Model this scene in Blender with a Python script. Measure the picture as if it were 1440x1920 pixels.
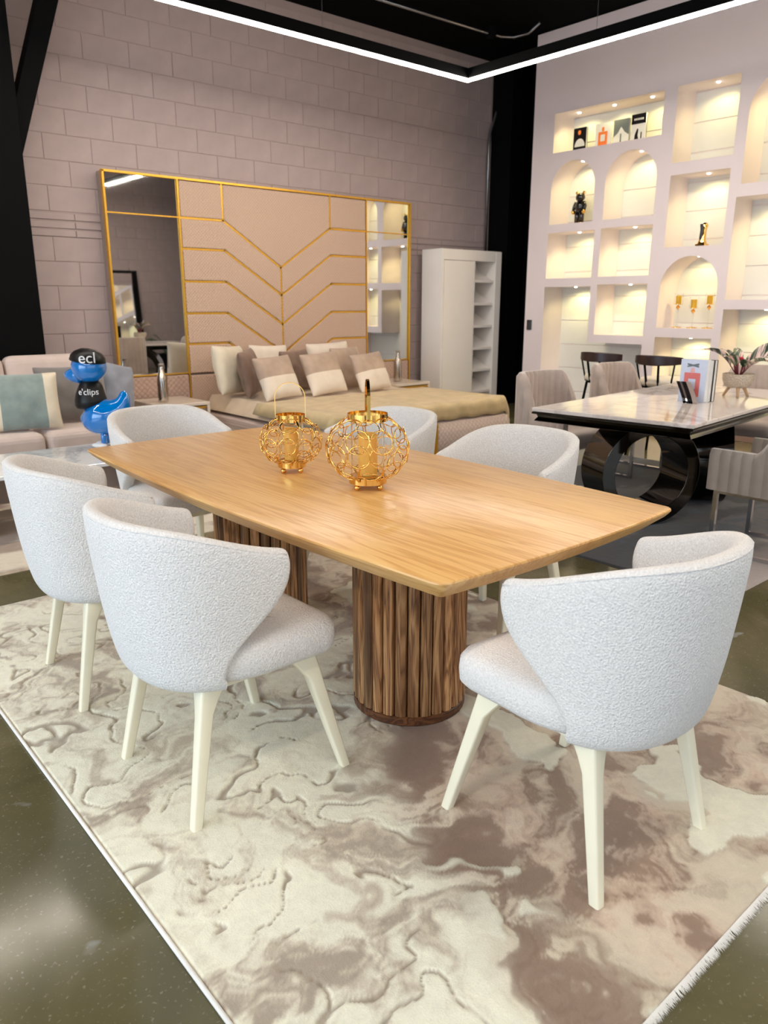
import bpy, bmesh, math, random
import numpy as np
from mathutils import Vector, Matrix, Euler
PI = math.pi
random.seed(7)
for o in list(bpy.data.objects): bpy.data.objects.remove(o)
S = bpy.context.scene
C = S.collection

# ------------------------------------------------------------------ camera
cam = bpy.data.cameras.new('camera'); camo = bpy.data.objects.new('camera', cam); C.objects.link(camo)
YAW, PITCH, H = 0.7122, 0.26833, 1.4
camo.location = (0, 0, H)
camo.rotation_euler = (PI/2 - PITCH, 0, -YAW)
cam.sensor_fit = 'VERTICAL'; cam.sensor_height = 36.0; cam.sensor_width = 27.0
cam.lens = 36.0 * 1430 / 1920
cam.clip_start = 0.05; cam.clip_end = 100
cam.dof.use_dof = True; cam.dof.focus_distance = 2.5; cam.dof.aperture_fstop = 4.6
S.camera = camo

# ------------------------------------------------------------------ world, daylight, exposure
S.view_settings.view_transform = 'Standard'; S.view_settings.look = 'None'
S.view_settings.gamma = 1.0; S.view_settings.exposure = 0.0
S.view_settings.use_curve_mapping = False
W = bpy.data.worlds.new('daylight'); S.world = W; W.use_nodes = True
W.node_tree.nodes['Background'].inputs[0].default_value = (0.80, 0.90, 1.0, 1)
W.node_tree.nodes['Background'].inputs[1].default_value = 1.6

def area(name, loc, rot, sx, sy, power, col):
    l = bpy.data.lights.new(name, 'AREA'); l.shape = 'RECTANGLE'; l.size = sx; l.size_y = sy
    l.energy = power; l.color = col; l.spread = 2.2
    o = bpy.data.objects.new(name, l); C.objects.link(o); o.location = loc; o.rotation_euler = rot
    return o
DAY = (0.58, 0.78, 1.0)
# daylight entering through the shop-front glazing (behind and to the left of the viewpoint)
area('daylight_front_window', (1.0, -1.54, 1.25), (PI/2-0.38, 0, PI), 6.4, 2.2, 51, DAY)
area('daylight_side_window', (-3.7, 2.3, 1.3), (PI/2-0.38, 0, -PI/2), 5.6, 2.3, 104, DAY)

# ------------------------------------------------------------------ material helpers
MATS = {}
def lin(r, g, b):
    f = lambda c: (c/255/12.92) if c/255 <= 0.04045 else ((c/255+0.055)/1.055)**2.4
    return (f(r), f(g), f(b), 1)
class NT:
    def __init__(s, name):
        s.m = bpy.data.materials.new(name); s.m.use_nodes = True
        s.t = s.m.node_tree; s.n = s.t.nodes; s.b = s.n['Principled BSDF']; MATS[name] = s.m
    def add(s, typ, **kw):
        n = s.n.new(typ)
        for k, v in kw.items():
            if k.startswith('i_'):
                key = k[2:]
                n.inputs[int(key) if key.isdigit() else key.replace('_', ' ')].default_value = v
            else: setattr(n, k, v)
        return n
    def link(s, a, b): s.t.links.new(a, b)
    def coords(s, kind='Object', scale=(1, 1, 1), rot=(0, 0, 0)):
        tc = s.add('ShaderNodeTexCoord'); mp = s.add('ShaderNodeMapping')
        mp.inputs['Scale'].default_value = scale; mp.inputs['Rotation'].default_value = rot
        s.link(tc.outputs[kind], mp.inputs['Vector']); return mp.outputs[0]
    def ramp(s, fac, stops):
        r = s.add('ShaderNodeValToRGB'); e = r.color_ramp.elements
        while len(e) < len(stops): e.new(0.5)
        for el, (p, c) in zip(e, stops): el.position = p; el.color = c
        s.link(fac, r.inputs[0]); return r.outputs[0]
    def noise(s, vec, scale, detail=3, rough=0.5, dist=0.0):
        n = s.add('ShaderNodeTexNoise'); n.inputs['Scale'].default_value = scale
        n.inputs['Detail'].default_value = detail; n.inputs['Roughness'].default_value = rough
        n.inputs['Distortion'].default_value = dist
        if vec is not None: s.link(vec, n.inputs['Vector'])
        return n.outputs['Fac']
    def bump(s, h, strength=0.3, dist=0.01):
        b = s.add('ShaderNodeBump'); b.inputs['Strength'].default_value = strength; b.inputs['Distance'].default_value = dist
        s.link(h, b.inputs['Height']); s.link(b.outputs[0], s.b.inputs['Normal']); return b
    def math(s, op, a, b=None):
        n = s.add('ShaderNodeMath', operation=op)
        for i, v in enumerate((a, b)):
            if v is None: continue
            if isinstance(v, (int, float)): n.inputs[i].default_value = v
            else: s.link(v, n.inputs[i])
        return n.outputs[0]
    def mix(s, fac, a, b):
        n = s.add('ShaderNodeMix', data_type='RGBA')
        for i, v in ((0, fac), (6, a), (7, b)):
            if isinstance(v, (int, float, tuple)): n.inputs[i].default_value = v
            else: s.link(v, n.inputs[i])
        return n.outputs[2]
    def set(s, col=None, rough=None, metal=None, **kw):
        if col is not None: s.b.inputs['Base Color'].default_value = col
        if rough is not None: s.b.inputs['Roughness'].default_value = rough
        if metal is not None: s.b.inputs['Metallic'].default_value = metal
        for k, v in kw.items(): s.b.inputs[k.replace('_', ' ')].default_value = v
        return s
def plain(name, col, rough=0.5, metal=0.0, nscale=40, namp=0.06, bump=0.0, **kw):
    t = NT(name).set(col, rough, metal, **kw)
    v = t.coords()
    f = t.noise(v, nscale, 2)
    d = tuple(max(0, c*(1-namp)) for c in col[:3]) + (1,); u = tuple(min(1, c*(1+namp)) for c in col[:3]) + (1,)
    t.link(t.ramp(f, [(0.3, d), (0.7, u)]), t.b.inputs['Base Color'])
    if bump: t.bump(f, bump, 0.004)
    return t.m
def emit(name, col, strength):
    t = NT(name).set((0.8, 0.8, 0.8, 1), 0.5)
    t.b.inputs['Emission Color'].default_value = col; t.b.inputs['Emission Strength'].default_value = strength
    return t.m

# ---- materials
def m_boucle():
    t = NT('boucle').set(lin(226, 220, 210), 0.95); v = t.coords()
    n1 = t.noise(v, 200, 2, 0.6); n2 = t.noise(v, 95, 2)
    vo = t.add('ShaderNodeTexVoronoi', feature='F1'); vo.inputs['Scale'].default_value = 175; t.link(v, vo.inputs['Vector'])
    h = t.math('SUBTRACT', t.math('ADD', t.math('MULTIPLY', n1, 1.0), t.math('MULTIPLY', n2, 0.6)), t.math('MULTIPLY', vo.outputs['Distance'], 0.7))
    t.bump(h, 0.55, 0.005)
    t.link(t.ramp(n1, [(0.3, lin(206, 201, 196)), (0.7, lin(230, 226, 221))]), t.b.inputs['Base Color'])
    t.b.inputs['Sheen Weight'].default_value = 0.15
    return t.m
def m_oak(name, axis, c1, c2, c3, rough=0.22, scale=1.0, rnd=0.0, coat=0.0):
    t = NT(name).set(c1, rough)
    sc = [9*scale]*3; sc[axis] = 0.55*scale
    v = t.coords(scale=tuple(sc))
    if rnd:
        oi = t.add('ShaderNodeObjectInfo'); ad = t.add('ShaderNodeVectorMath', operation='ADD')
        cx = t.add('ShaderNodeCombineXYZ')
        t.link(t.math('MULTIPLY', oi.outputs['Random'], 40.0), cx.inputs[0]); t.link(t.math('MULTIPLY', oi.outputs['Random'], 17.0), cx.inputs[2])
        t.link(v, ad.inputs[0]); t.link(cx.outputs[0], ad.inputs[1]); v = ad.outputs[0]
    n1 = t.noise(v, 1.0, 4, 0.6, 0.6)
    w = t.math('FRACT', t.math('MULTIPLY', n1, 9.0))
    f = t.math('ABSOLUTE', t.math('SUBTRACT', w, 0.5))
    col = t.ramp(f, [(0.0, c2), (0.25, c1), (0.5, c3)])
    fine = t.coords(scale=tuple(s*18 if i != axis else s*3 for i, s in enumerate(sc)))
    nf = t.noise(fine, 1.0, 2, 0.5)
    col = t.mix(t.math('MULTIPLY', nf, 0.45), col, c2)
    if rnd:
        g = t.math('ADD', t.math('MULTIPLY', oi.outputs['Random'], rnd), 1.0 - rnd*0.6)
        mx = t.add('ShaderNodeVectorMath', operation='SCALE'); t.link(col, mx.inputs[0]); t.link(g, mx.inputs['Scale']); col = mx.outputs[0]
    t.link(col, t.b.inputs['Base Color'])
    t.bump(nf, 0.06, 0.002)
    if coat: t.b.inputs['Coat Weight'].default_value = coat; t.b.inputs['Coat Roughness'].default_value = 0.12
    return t.m
def m_concrete():
    t = NT('polished_concrete').set(lin(96, 90, 78), 0.16); v = t.coords()
    n1 = t.noise(v, 1.1, 5, 0.6, 0.4); n2 = t.noise(v, 7, 4, 0.65); n3 = t.noise(v, 90, 2)
    c = t.ramp(n1, [(0.3, lin(66, 61, 40)), (0.5, lin(92, 86, 58)), (0.68, lin(122, 112, 82))])
    c = t.mix(t.math('MULTIPLY', n2, 0.5), c, lin(80, 76, 50))
    c = t.mix(t.ramp(n3, [(0.62, (0, 0, 0, 1)), (0.72, (0.5, 0.5, 0.5, 1))]), c, lin(136, 130, 118))
    st = t.noise(t.coords(scale=(0.8, 1.7, 1)), 2.3, 3, 0.5, 1.2)
    c = t.mix(t.ramp(st, [(0.66, (0, 0, 0, 1)), (0.69, (0.6, 0.6, 0.6, 1))]), c, lin(150, 152, 148))
    t.link(c, t.b.inputs['Base Color'])
    t.link(t.math('ADD', t.math('MULTIPLY', n2, 0.12), 0.10), t.b.inputs['Roughness'])
    t.b.inputs['Specular IOR Level'].default_value = 0.42
    return t.m
def m_quilt(name, col, k=70.0, axes=('X', 'Z')):
    t = NT(name).set(col, 0.85); tc = t.add('ShaderNodeTexCoord'); sp = t.add('ShaderNodeSeparateXYZ'); t.link(tc.outputs['Object'], sp.inputs[0])
    a, b = sp.outputs[axes[0]], sp.outputs[axes[1]]
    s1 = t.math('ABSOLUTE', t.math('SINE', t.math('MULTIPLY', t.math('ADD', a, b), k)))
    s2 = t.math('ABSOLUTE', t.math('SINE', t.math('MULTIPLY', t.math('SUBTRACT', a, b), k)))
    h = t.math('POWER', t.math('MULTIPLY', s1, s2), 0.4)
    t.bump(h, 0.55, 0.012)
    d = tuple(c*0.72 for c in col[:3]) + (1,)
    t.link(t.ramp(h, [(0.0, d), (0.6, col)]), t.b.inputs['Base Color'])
    t.b.inputs['Sheen Weight'].default_value = 0.2
    return t.m
def m_marble(name, base, vein, rough=0.05, scale=1.4):
    t = NT(name).set(base, rough); v = t.coords()
    n = t.noise(v, scale, 6, 0.6, 1.8)
    f = t.math('ABSOLUTE', t.math('SUBTRACT', n, 0.5))
    n2 = t.noise(v, scale*0.6, 3)
    c = t.ramp(f, [(0.0, vein), (0.035, base)])
    cl = tuple(x*0.86 for x in base[:3]) + (1,)
    t.link(t.mix(t.ramp(n2, [(0.45, (0, 0, 0, 1)), (0.6, (1, 1, 1, 1))]), c, t.mix(0.6, c, cl)), t.b.inputs['Base Color'])
    return t.m
def m_fabric(name, col, rough=0.9, scale=300, amp=0.12, bump=0.25, sheen=0.2, fold=0.0):
    t = NT(name).set(col, rough); v = t.coords()
    n = t.noise(v, scale, 2); n2 = t.noise(v, 9, 3)
    d = tuple(c*(1-amp) for c in col[:3]) + (1,); u = tuple(min(1, c*(1+amp)) for c in col[:3]) + (1,)
    t.link(t.ramp(n2, [(0.3, d), (0.7, u)]), t.b.inputs['Base Color'])
    t.bump(t.math('ADD', n, t.math('MULTIPLY', n2, fold)), bump, 0.004)
    t.b.inputs['Sheen Weight'].default_value = sheen
    return t.m
def m_rug(name, relief=0.3):
    t = NT(name).set(None, 0.95)
    at = t.add('ShaderNodeAttribute', attribute_name='pile')
    v = t.coords(); n = t.noise(v, 260, 3, 0.7); n2 = t.noise(v, 26, 4, 0.7)
    mx = t.add('ShaderNodeVectorMath', operation='SCALE'); t.link(at.outputs['Color'], mx.inputs[0])
    t.link(t.math('ADD', t.math('MULTIPLY', n, 0.22), t.math('ADD', t.math('MULTIPLY', n2, 0.30), 0.74)), mx.inputs['Scale'])
    t.link(mx.outputs[0], t.b.inputs['Base Color']); t.bump(t.math('ADD', n, n2), relief, 0.006)
    t.b.inputs['Sheen Weight'].default_value = 0.25
    return t.m
def m_wallpaint(name, col, namp=0.08):
    t = NT(name).set(col, 0.75); v = t.coords(); n = t.noise(v, 2.2, 4, 0.6); n2 = t.noise(v, 140, 3, 0.7)
    d = tuple(c*(1-namp) for c in col[:3]) + (1,); u = tuple(c*(1+namp) for c in col[:3]) + (1,)
    t.link(t.ramp(n, [(0.3, d), (0.7, u)]), t.b.inputs['Base Color']); t.bump(n2, 0.18, 0.003)
    return t.m
boucle = m_boucle()
oak_top = m_oak('oak_top', 1, lin(224, 176, 110), lin(204, 150, 84), lin(232, 188, 122), 0.28, 1.0)
walnut = m_oak('oiled_oak_slat', 2, lin(172, 124, 80), lin(104, 66, 38), lin(204, 158, 108), 0.36, 1.6, rnd=0.85)
plinth_m = m_oak('dark_plinth_wood', 0, lin(96, 56, 30), lin(66, 36, 18), lin(120, 74, 42), 0.4)
cream_lacquer = plain('cream_lacquer', lin(232, 224, 198), 0.25, nscale=8, namp=0.03)
concrete = m_concrete()
block_paint = m_wallpaint('mauve_block_paint', lin(176, 159, 156), 0.09)
mortar_paint = m_wallpaint('mauve_mortar_paint', lin(167, 150, 147), 0.06)
black_paint = plain('black_paint', lin(8, 8, 9), 0.7, Specular_IOR_Level=0.08)
ceil_black = plain('ceiling_black', lin(8, 8, 9), 0.9, Specular_IOR_Level=0.05)
white_paint = m_wallpaint('lilac_white_paint', lin(234, 221, 221), 0.02)
plank_white = m_wallpaint('white_plank_paint', lin(222, 222, 218), 0.03)
skirt_m = plain('taupe_skirting', lin(150, 120, 104), 0.5)
gold = plain('polished_gold', lin(238, 190, 104), 0.10, 1.0, namp=0.03)
gold_satin = plain('satin_gold_trim', lin(226, 176, 70), 0.38, 0.85, namp=0.05)
chrome = plain('chrome', lin(206, 206, 210), 0.10, 1.0, namp=0.02)
black_chrome = plain('black_chrome', lin(74, 72, 70), 0.06, 1.0, namp=0.03)
steel = plain('grey_conduit_steel', lin(150, 150, 152), 0.35, 1.0)
mirror_m = plain('mirror_glass', lin(222, 224, 224), 0.02, 1.0, namp=0.0)
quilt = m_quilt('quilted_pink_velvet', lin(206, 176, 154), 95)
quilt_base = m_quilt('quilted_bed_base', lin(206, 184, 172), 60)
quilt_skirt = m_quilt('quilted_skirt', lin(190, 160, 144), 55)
white_gloss = plain('white_gloss_lacquer', lin(232, 226, 220), 0.12, nscale=3, namp=0.02)
sofa_f = m_fabric('blush_sofa_fabric', lin(202, 184, 174), amp=0.05)
pillow_green = m_fabric('sage_velvet', lin(134, 148, 142), 0.7, amp=0.16, sheen=0.5)
pillow_cream = m_fabric('cream_satin', lin(222, 210, 186), 0.55, amp=0.06, fold=1.0)
pillow_grey = m_fabric('charcoal_velvet', lin(116, 110, 106), 0.6, amp=0.14, sheen=0.5)
pillow_blue = m_fabric('slate_blue_satin', lin(138, 142, 154), 0.55, amp=0.10, fold=2.0)
pillow_taupe = m_fabric('taupe_satin', lin(176, 152, 132), 0.5, amp=0.12, fold=1.6)
pillow_brown = m_fabric('brown_satin', lin(126, 100, 84), 0.45, amp=0.18, fold=2.2)
pillow_white = m_fabric('ivory_linen', lin(226, 212, 194), 0.8, amp=0.05)
bedding = m_fabric('beige_bedding', lin(212, 190, 162), 0.7, amp=0.07, fold=1.0)
throw_m = m_fabric('gold_beige_throw', lin(196, 172, 128), 0.6, scale=160, amp=0.14, fold=1.4, bump=0.5)
velvet = m_fabric('taupe_channel_velvet', lin(176, 158, 146), 0.6, amp=0.10, sheen=0.6)
velvet_grey = m_fabric('grey_channel_velvet', lin(146, 134, 124), 0.6, amp=0.10, sheen=0.6)
marble = m_marble('white_marble', lin(226, 216, 210), lin(186, 172, 164), 0.04, 0.8)
marble_grey = m_marble('pale_grey_marble', lin(222, 224, 226), lin(186, 190, 194), 0.06, 0.9)
night_top = plain('ivory_gloss', lin(218, 204, 188), 0.15, namp=0.02)
taupe_gloss = plain('taupe_gloss', lin(160, 142, 132), 0.25, namp=0.02)
blue_gloss = plain('blue_gloss', lin(0, 116, 196), 0.06, namp=0.03, Coat_Weight=1.0)
black_gloss = plain('black_gloss', lin(8, 8, 9), 0.06, namp=0.0, Coat_Weight=0.6)
black_satin = plain('black_satin', lin(9, 9, 10), 0.38, namp=0.0, Specular_IOR_Level=0.3)
white_print = plain('white_print', lin(236, 236, 234), 0.4, namp=0.02)
pink_print = plain('pink_print', lin(222, 122, 118), 0.3, namp=0.25, nscale=4)
orange_print = plain('orange_print', lin(240, 128, 62), 0.4)
grey_print = plain('grey_print', lin(112, 120, 124), 0.4)
dark_wood = plain('espresso_wood', lin(48, 28, 26), 0.35)
stool_seat_m = m_fabric('cream_vinyl', lin(230, 218, 200), 0.45, amp=0.03)
terrazzo = plain('speckled_stone', lin(196, 182, 162), 0.7, nscale=160, namp=0.35, bump=0.2)
pale_wood = plain('pale_wood', lin(206, 170, 128), 0.5)
soil = plain('soil', lin(74, 46, 30), 0.95, nscale=90, namp=0.5, bump=0.6)
candle_m = plain('glow_tinted_wax', lin(252, 188, 84), 0.5, namp=0.03, Subsurface_Weight=0.3)  # lantern candles: their warm orange glow is painted into the wax colour
candle_y = plain('amber_wax', lin(250, 196, 40), 0.5, namp=0.05)
led_m = emit('led_diffuser', (1.0, 0.90, 0.79, 1), 86.0)
puck_m = emit('puck_led', (1.0, 0.93, 0.80, 1), 14.0)
silver_m = plain('brushed_silver', lin(196, 186, 176), 0.18, 1.0, nscale=30, namp=0.12)
def m_glass():
    t = NT('clear_glass').set((0.98, 0.98, 0.97, 1), 0.02); t.b.inputs['Transmission Weight'].default_value = 1.0; t.b.inputs['IOR'].default_value = 1.12
    return t.m
glass = m_glass()
def m_leaf(name, a, b, c):
    t = NT(name).set(a, 0.45); v = t.coords(scale=(7, 38, 1)); n = t.noise(v, 1.0, 3, 0.6, 0.5)
    t.link(t.ramp(n, [(0.40, a), (0.48, b), (0.58, c)]), t.b.inputs['Base Color']); return t.m
leaf_m = m_leaf('variegated_leaf', lin(34, 54, 36), lin(120, 132, 96), lin(238, 200, 190))
leaf_dark = m_leaf('dark_leaf', lin(18, 36, 28), lin(40, 66, 44), lin(226, 196, 186))
stem_m = plain('red_stem', lin(110, 34, 46), 0.5)
palm_m = plain('palm_green', lin(36, 78, 44), 0.5, namp=0.3)
rug_m = m_rug('carved_rug_pile', 0.35)
rug_dark_m = m_rug('abstract_rug_pile', 0.3)
rug_bind = m_fabric('white_rug_binding', lin(226, 222, 214), 0.9, amp=0.05)

# ------------------------------------------------------------------ mesh helpers
class MB:
    def __init__(s): s.v = []; s.f = []
    def add(s, vs, fs):
        o = len(s.v); s.v += [tuple(p) for p in vs]; s.f += [tuple(i+o for i in f) for f in fs]; return s
    def box(s, x0, x1, y0, y1, z0, z1):
        return s.add([(x0,y0,z0),(x1,y0,z0),(x1,y1,z0),(x0,y1,z0),(x0,y0,z1),(x1,y0,z1),(x1,y1,z1),(x0,y1,z1)],
                     [(0,3,2,1),(4,5,6,7),(0,1,5,4),(1,2,6,5),(2,3,7,6),(3,0,4,7)])
    def loft(s, rings, cap=True, closed=True):
        n = len(rings[0]); vs = [p for r in rings for p in r]; fs = []
        for i in range(len(rings)-1):
            for j in range(n if closed else n-1):
                k = (j+1) % n; fs.append((i*n+j, i*n+k, (i+1)*n+k, (i+1)*n+j))
        if cap and closed: fs.append(tuple(range(n-1, -1, -1))); fs.append(tuple((len(rings)-1)*n+j for j in range(n)))
        return s.add(vs, fs)
    def lathe(s, prof, n=24, c=(0, 0), cap=True, sx=1, sy=1):
        return s.loft([[(c[0]+r*math.cos(2*PI*j/n)*sx, c[1]+r*math.sin(2*PI*j/n)*sy, z) for j in range(n)] for r, z in prof], cap)
    def tube(s, pts, r, n=8, closed=False):
        pts = [Vector(p) for p in pts]; m = len(pts); rings = []; up = None
        for i, p in enumerate(pts):
            a = pts[(i-1) % m] if (closed or i > 0) else p; b = pts[(i+1) % m] if (closed or i < m-1) else p
            t = (b-a).normalized()
            if up is None: up = t.orthogonal().normalized()
            up = (up - t*up.dot(t)).normalized(); sd = t.cross(up)
            rr = r[i] if isinstance(r, (list, tuple)) else r
            rings.append([p + (up*math.cos(2*PI*j/n) + sd*math.sin(2*PI*j/n))*rr for j in range(n)])
        if closed:
            vs = [p for q in rings for p in q]; fs = []
            for i in range(m):
                for j in range(n): fs.append((i*n+j, i*n+(j+1)%n, ((i+1)%m)*n+(j+1)%n, ((i+1)%m)*n+j))
            return s.add(vs, fs)
        return s.loft(rings)
    def prism(s, poly, fn, d0, d1):
        """poly: 2D points; fn(u,v,d)->3D"""
        n = len(poly)
        return s.add([fn(u, v, d0) for u, v in poly] + [fn(u, v, d1) for u, v in poly],
                     [tuple(range(n-1, -1, -1)), tuple(range(n, 2*n))] + [(i, (i+1) % n, n+(i+1) % n, n+i) for i in range(n)])
    def sphere(s, c, r, n=12, m=8, sc=(1, 1, 1)):
        rings = []
        for i in range(1, m):
            a = PI*i/m; rings.append([(c[0]+r*sc[0]*math.sin(a)*math.cos(2*PI*j/n), c[1]+r*sc[1]*math.sin(a)*math.sin(2*PI*j/n), c[2]-r*sc[2]*math.cos(a)) for j in range(n)])
        return s.loft(rings)
    def mesh(s, name, mat, smooth=False):
        me = bpy.data.meshes.new(name); me.from_pydata(s.v, [], s.f)
        bm = bmesh.new(); bm.from_mesh(me); bmesh.ops.recalc_face_normals(bm, faces=bm.faces); bm.to_mesh(me); bm.free()
        if mat: me.materials.append(mat)
        if smooth:
            me.polygons.foreach_set('use_smooth', [True]*len(me.polygons))
        return me
    def build(s, name, mat, parent=None, smooth=False, bevel=0, seg=2, sub=0, loc=(0,0,0), rot=(0,0,0), autosm=None):
        return inst(name, s.mesh(name, mat, smooth), parent, loc, rot, bevel, seg, sub, autosm)
def inst(name, me, parent=None, loc=(0,0,0), rot=(0,0,0), bevel=0, seg=2, sub=0, autosm=None):
    o = bpy.data.objects.new(name, me); C.objects.link(o); o.location = loc; o.rotation_euler = rot
    if parent: o.parent = parent
    if bevel:
        b = o.modifiers.new('bevel', 'BEVEL'); b.width = bevel; b.segments = seg; b.limit_method = 'ANGLE'; b.angle_limit = 0.6
    if sub:
        m = o.modifiers.new('sub', 'SUBSURF'); m.levels = sub; m.render_levels = sub
    if autosm: me.set_sharp_from_angle(angle=autosm)
    return o
def thing(name, label, cat, loc=(0,0,0), rz=0, group=None):
    o = bpy.data.objects.new(name, None); C.objects.link(o); o.location = loc; o.rotation_euler = (0, 0, rz)
    o.empty_display_size = 0.1
    return tag(o, label, cat, group)
def tag(o, label, cat, group=None):
    o['label'] = label; o['category'] = cat
    if group: o['group'] = group
    return o
def struct(o, label=None):
    o['kind'] = 'structure'
    if label: o['label'] = label
    return o
def dup(root, loc, rz, label=None, group=None):
    def cp(o, par):
        c = o.copy(); C.objects.link(c); c.parent = par
        for ch in list(o.children): cp(ch, c)
        return c
    r = cp(root, None); r.location = loc; r.rotation_euler = (0, 0, rz)
    if label: r['label'] = label
    if group: r['group'] = group
    return r
def rrect(x0, x1, y0, y1, r, n=5):
    pts = []
    for cx, cy, a in ((x1-r, y1-r, 0), (x0+r, y1-r, PI/2), (x0+r, y0+r, PI), (x1-r, y0+r, 1.5*PI)):
        for i in range(n+1): t = a + PI/2*i/n; pts.append((cx+r*math.cos(t), cy+r*math.sin(t)))
    return pts
XY = lambda u, v, d: (u, v, d)
XZ = lambda u, v, d: (u, d, v)
YZ = lambda u, v, d: (d, u, v)
def perlin(x, y, seed=0):
    rs = np.random.RandomState(seed); p = rs.permutation(256); p = np.concatenate([p, p]); ang = rs.rand(256)*2*PI
    xi = np.floor(x).astype(int); yi = np.floor(y).astype(int); xf = x-xi; yf = y-yi
    u = xf**3*(xf*(xf*6-15)+10); v = yf**3*(yf*(yf*6-15)+10)
    def g(ix, iy, dx, dy):
        a = ang[p[p[ix & 255]+(iy & 255)]]; return np.cos(a)*dx+np.sin(a)*dy
    a = g(xi, yi, xf, yf); b = g(xi+1, yi, xf-1, yf); c = g(xi, yi+1, xf, yf-1); d = g(xi+1, yi+1, xf-1, yf-1)
    return (a*(1-u)+b*u)*(1-v)+(c*(1-u)+d*u)*v
def fbm(x, y, oct=4, seed=0, g=0.5):
    s = 0; a = 1.0
    for i in range(oct): s = s+a*perlin(x*2**i+i*13.7, y*2**i-i*7.3, seed+i); a *= g
    return s

# ================================================================== THE ROOM
BW = 7.5           # back wall plane
CEIL = 4.42
o = MB().box(-4.0, 9.0, -1.8, 7.9, -0.1, 0.0).build('floor', concrete); struct(o, 'dark polished concrete floor')
o = MB().box(-4.0, 9.0, -1.8, 7.9, CEIL, CEIL+0.1).build('ceiling', ceil_black); struct(o, 'black painted ceiling')
# back wall of painted concrete blocks
wb = MB().box(-4.0, 9.0, BW+0.012, BW+0.25, 0, CEIL).build('wall_back', mortar_paint); struct(wb, 'mauve painted concrete block wall')
CH, CL = 0.2155, 0.431
def block_mesh(name, L, scored=False):
    m = MB(); g = 0.0025
    def pillow(x0, x1, z0, z1, d):
        b = 0.003
        m.add([(x0,0,z0),(x1,0,z0),(x1,0,z1),(x0,0,z1),(x0+b,-d,z0+b),(x1-b,-d,z0+b),(x1-b,-d,z1-b),(x0+b,-d,z1-b)],
              [(4,5,6,7),(0,1,5,4),(1,2,6,5),(2,3,7,6),(3,0,4,7)])
    if scored:
        for k in range(3): pillow(g, L-g, g+k*CH/3, (k+1)*CH/3-0.014, 0.012)
    else: pillow(g, L-g, g, CH-g, 0.006)
    return m.mesh(name, block_paint)
bm_full, bm_sc = block_mesh('block', CL), block_mesh('scored_block', CL, True)
z0 = 1.975 - 9*CH
for r in range(21):
    z = z0 + r*CH
    if z < -0.03 or z + CH > CEIL+0.12: continue
    for c in range(-1, 18):
        x = 1.65 + c*CL + (CL/2 if r % 2 else 0)
        if x + CL < 2.0 or x > 8.35: continue
        if x > 3.05 and x+CL < 6.7 and z+CH < 2.5: continue
        if x > 7.1 and x+CL < 8.05 and z+CH < 1.95: continue
        if z < 0.55 and x < 6.0: continue
        inst('block', bm_sc if r == 9 else bm_full, wb, (x, BW+0.012, z))
# right wall: display niches cut into a white partition
NX0, NX1, NZ = 7.95, 8.33, 4.41
rect = lambda y0, y1, z0, z1: [(y0, z0), (y1, z0), (y1, z1), (y0, z1)]
def arch(y0, y1, z0, z1, n=14):
    r = (y1-y0)/2; c = (y0+y1)/2; zc = z1-r
    return [(y0, z0), (y1, z0)] + [(c+r*math.cos(PI*i/n), zc+r*math.sin(PI*i/n)) for i in range(n+1)]
niches = [('A', rect(4.744, 6.143, 3.1, 3.525), 3), ('C', arch(5.528, 6.143, 2.303, 2.995), 1), ('D', arch(4.755, 5.393, 2.306, 3.003), 1),
    ('E', rect(5.491, 6.153, 1.681, 2.209), 1), ('F', rect(4.752, 5.402, 1.686, 2.217), 1), ('G', rect(4.755, 5.402, 1.031, 1.6), 1),
    ('H', [(4.759, 0.12), (6.159, 0.12), (6.159, 1.582), (5.491, 1.582), (5.491, 0.939), (4.759, 0.939)], 1),
    ('B', rect(3.943, 4.598, 2.803, 3.531), 1), ('I', rect(3.951, 4.594, 1.966, 2.685), 1), ('J', arch(3.951, 4.603, 1.128, 1.872), 1), ('M', rect(3.959, 4.606, 0.12, 1.029), 1),
    ('N', arch(3.159, 3.832, 2.524, 3.499), 1), ('K', rect(3.159, 3.864, 1.425, 2.407), 1), ('L', rect(3.159, 3.864, 0.12, 1.33), 1),
    ('O', rect(2.385, 3.032, 2.81, 3.531), 1), ('P', arch(2.385, 3.032, 1.962, 2.683), 1), ('Q', rect(2.385, 3.032, 1.124, 1.856), 1), ('R', rect(2.385, 3.032, 0.12, 1.029), 1),
    ('S', rect(0.954, 2.226, 3.096, 3.52), 2), ('T', arch(1.59, 2.226, 2.301, 2.99), 1), ('U', arch(0.848, 1.484, 2.301, 2.99), 1), ('V', rect(1.59, 2.226, 1.676, 2.206), 1), ('Wn', rect(0.848, 1.484, 1.676, 2.206), 1), ('Xn', rect(0.848, 2.226, 0.12, 1.58), 2)]
cu = bpy.data.curves.new('niche_wall', 'CURVE'); cu.dimensions = '2D'; cu.fill_mode = 'BOTH'; cu.extrude = (NX1-NX0)/2
for poly in [rect(-0.4, 6.45, 0.0, NZ)] + [n[1] for n in niches]:
    sp = cu.splines.new('POLY'); sp.points.add(len(poly)-1); sp.use_cyclic_u = True
    for p, (y, z) in zip(sp.points, poly): p.co = (y, z, 0, 1)
tmp = bpy.data.objects.new('tmp', cu); C.objects.link(tmp)
me = bpy.data.meshes.new_from_object(tmp.evaluated_get(bpy.context.evaluated_depsgraph_get()))
bpy.data.objects.remove(tmp)
me.transform(Matrix(((0, 0, 1, (NX0+NX1)/2), (1, 0, 0, 0), (0, 1, 0, 0), (0, 0, 0, 1))))
me.materials.clear(); me.materials.append(white_paint); me.name = 'wall_right'
wr = bpy.data.objects.new('wall_right', me); C.objects.link(wr); struct(wr, 'lilac white partition with lit display niches')
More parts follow.
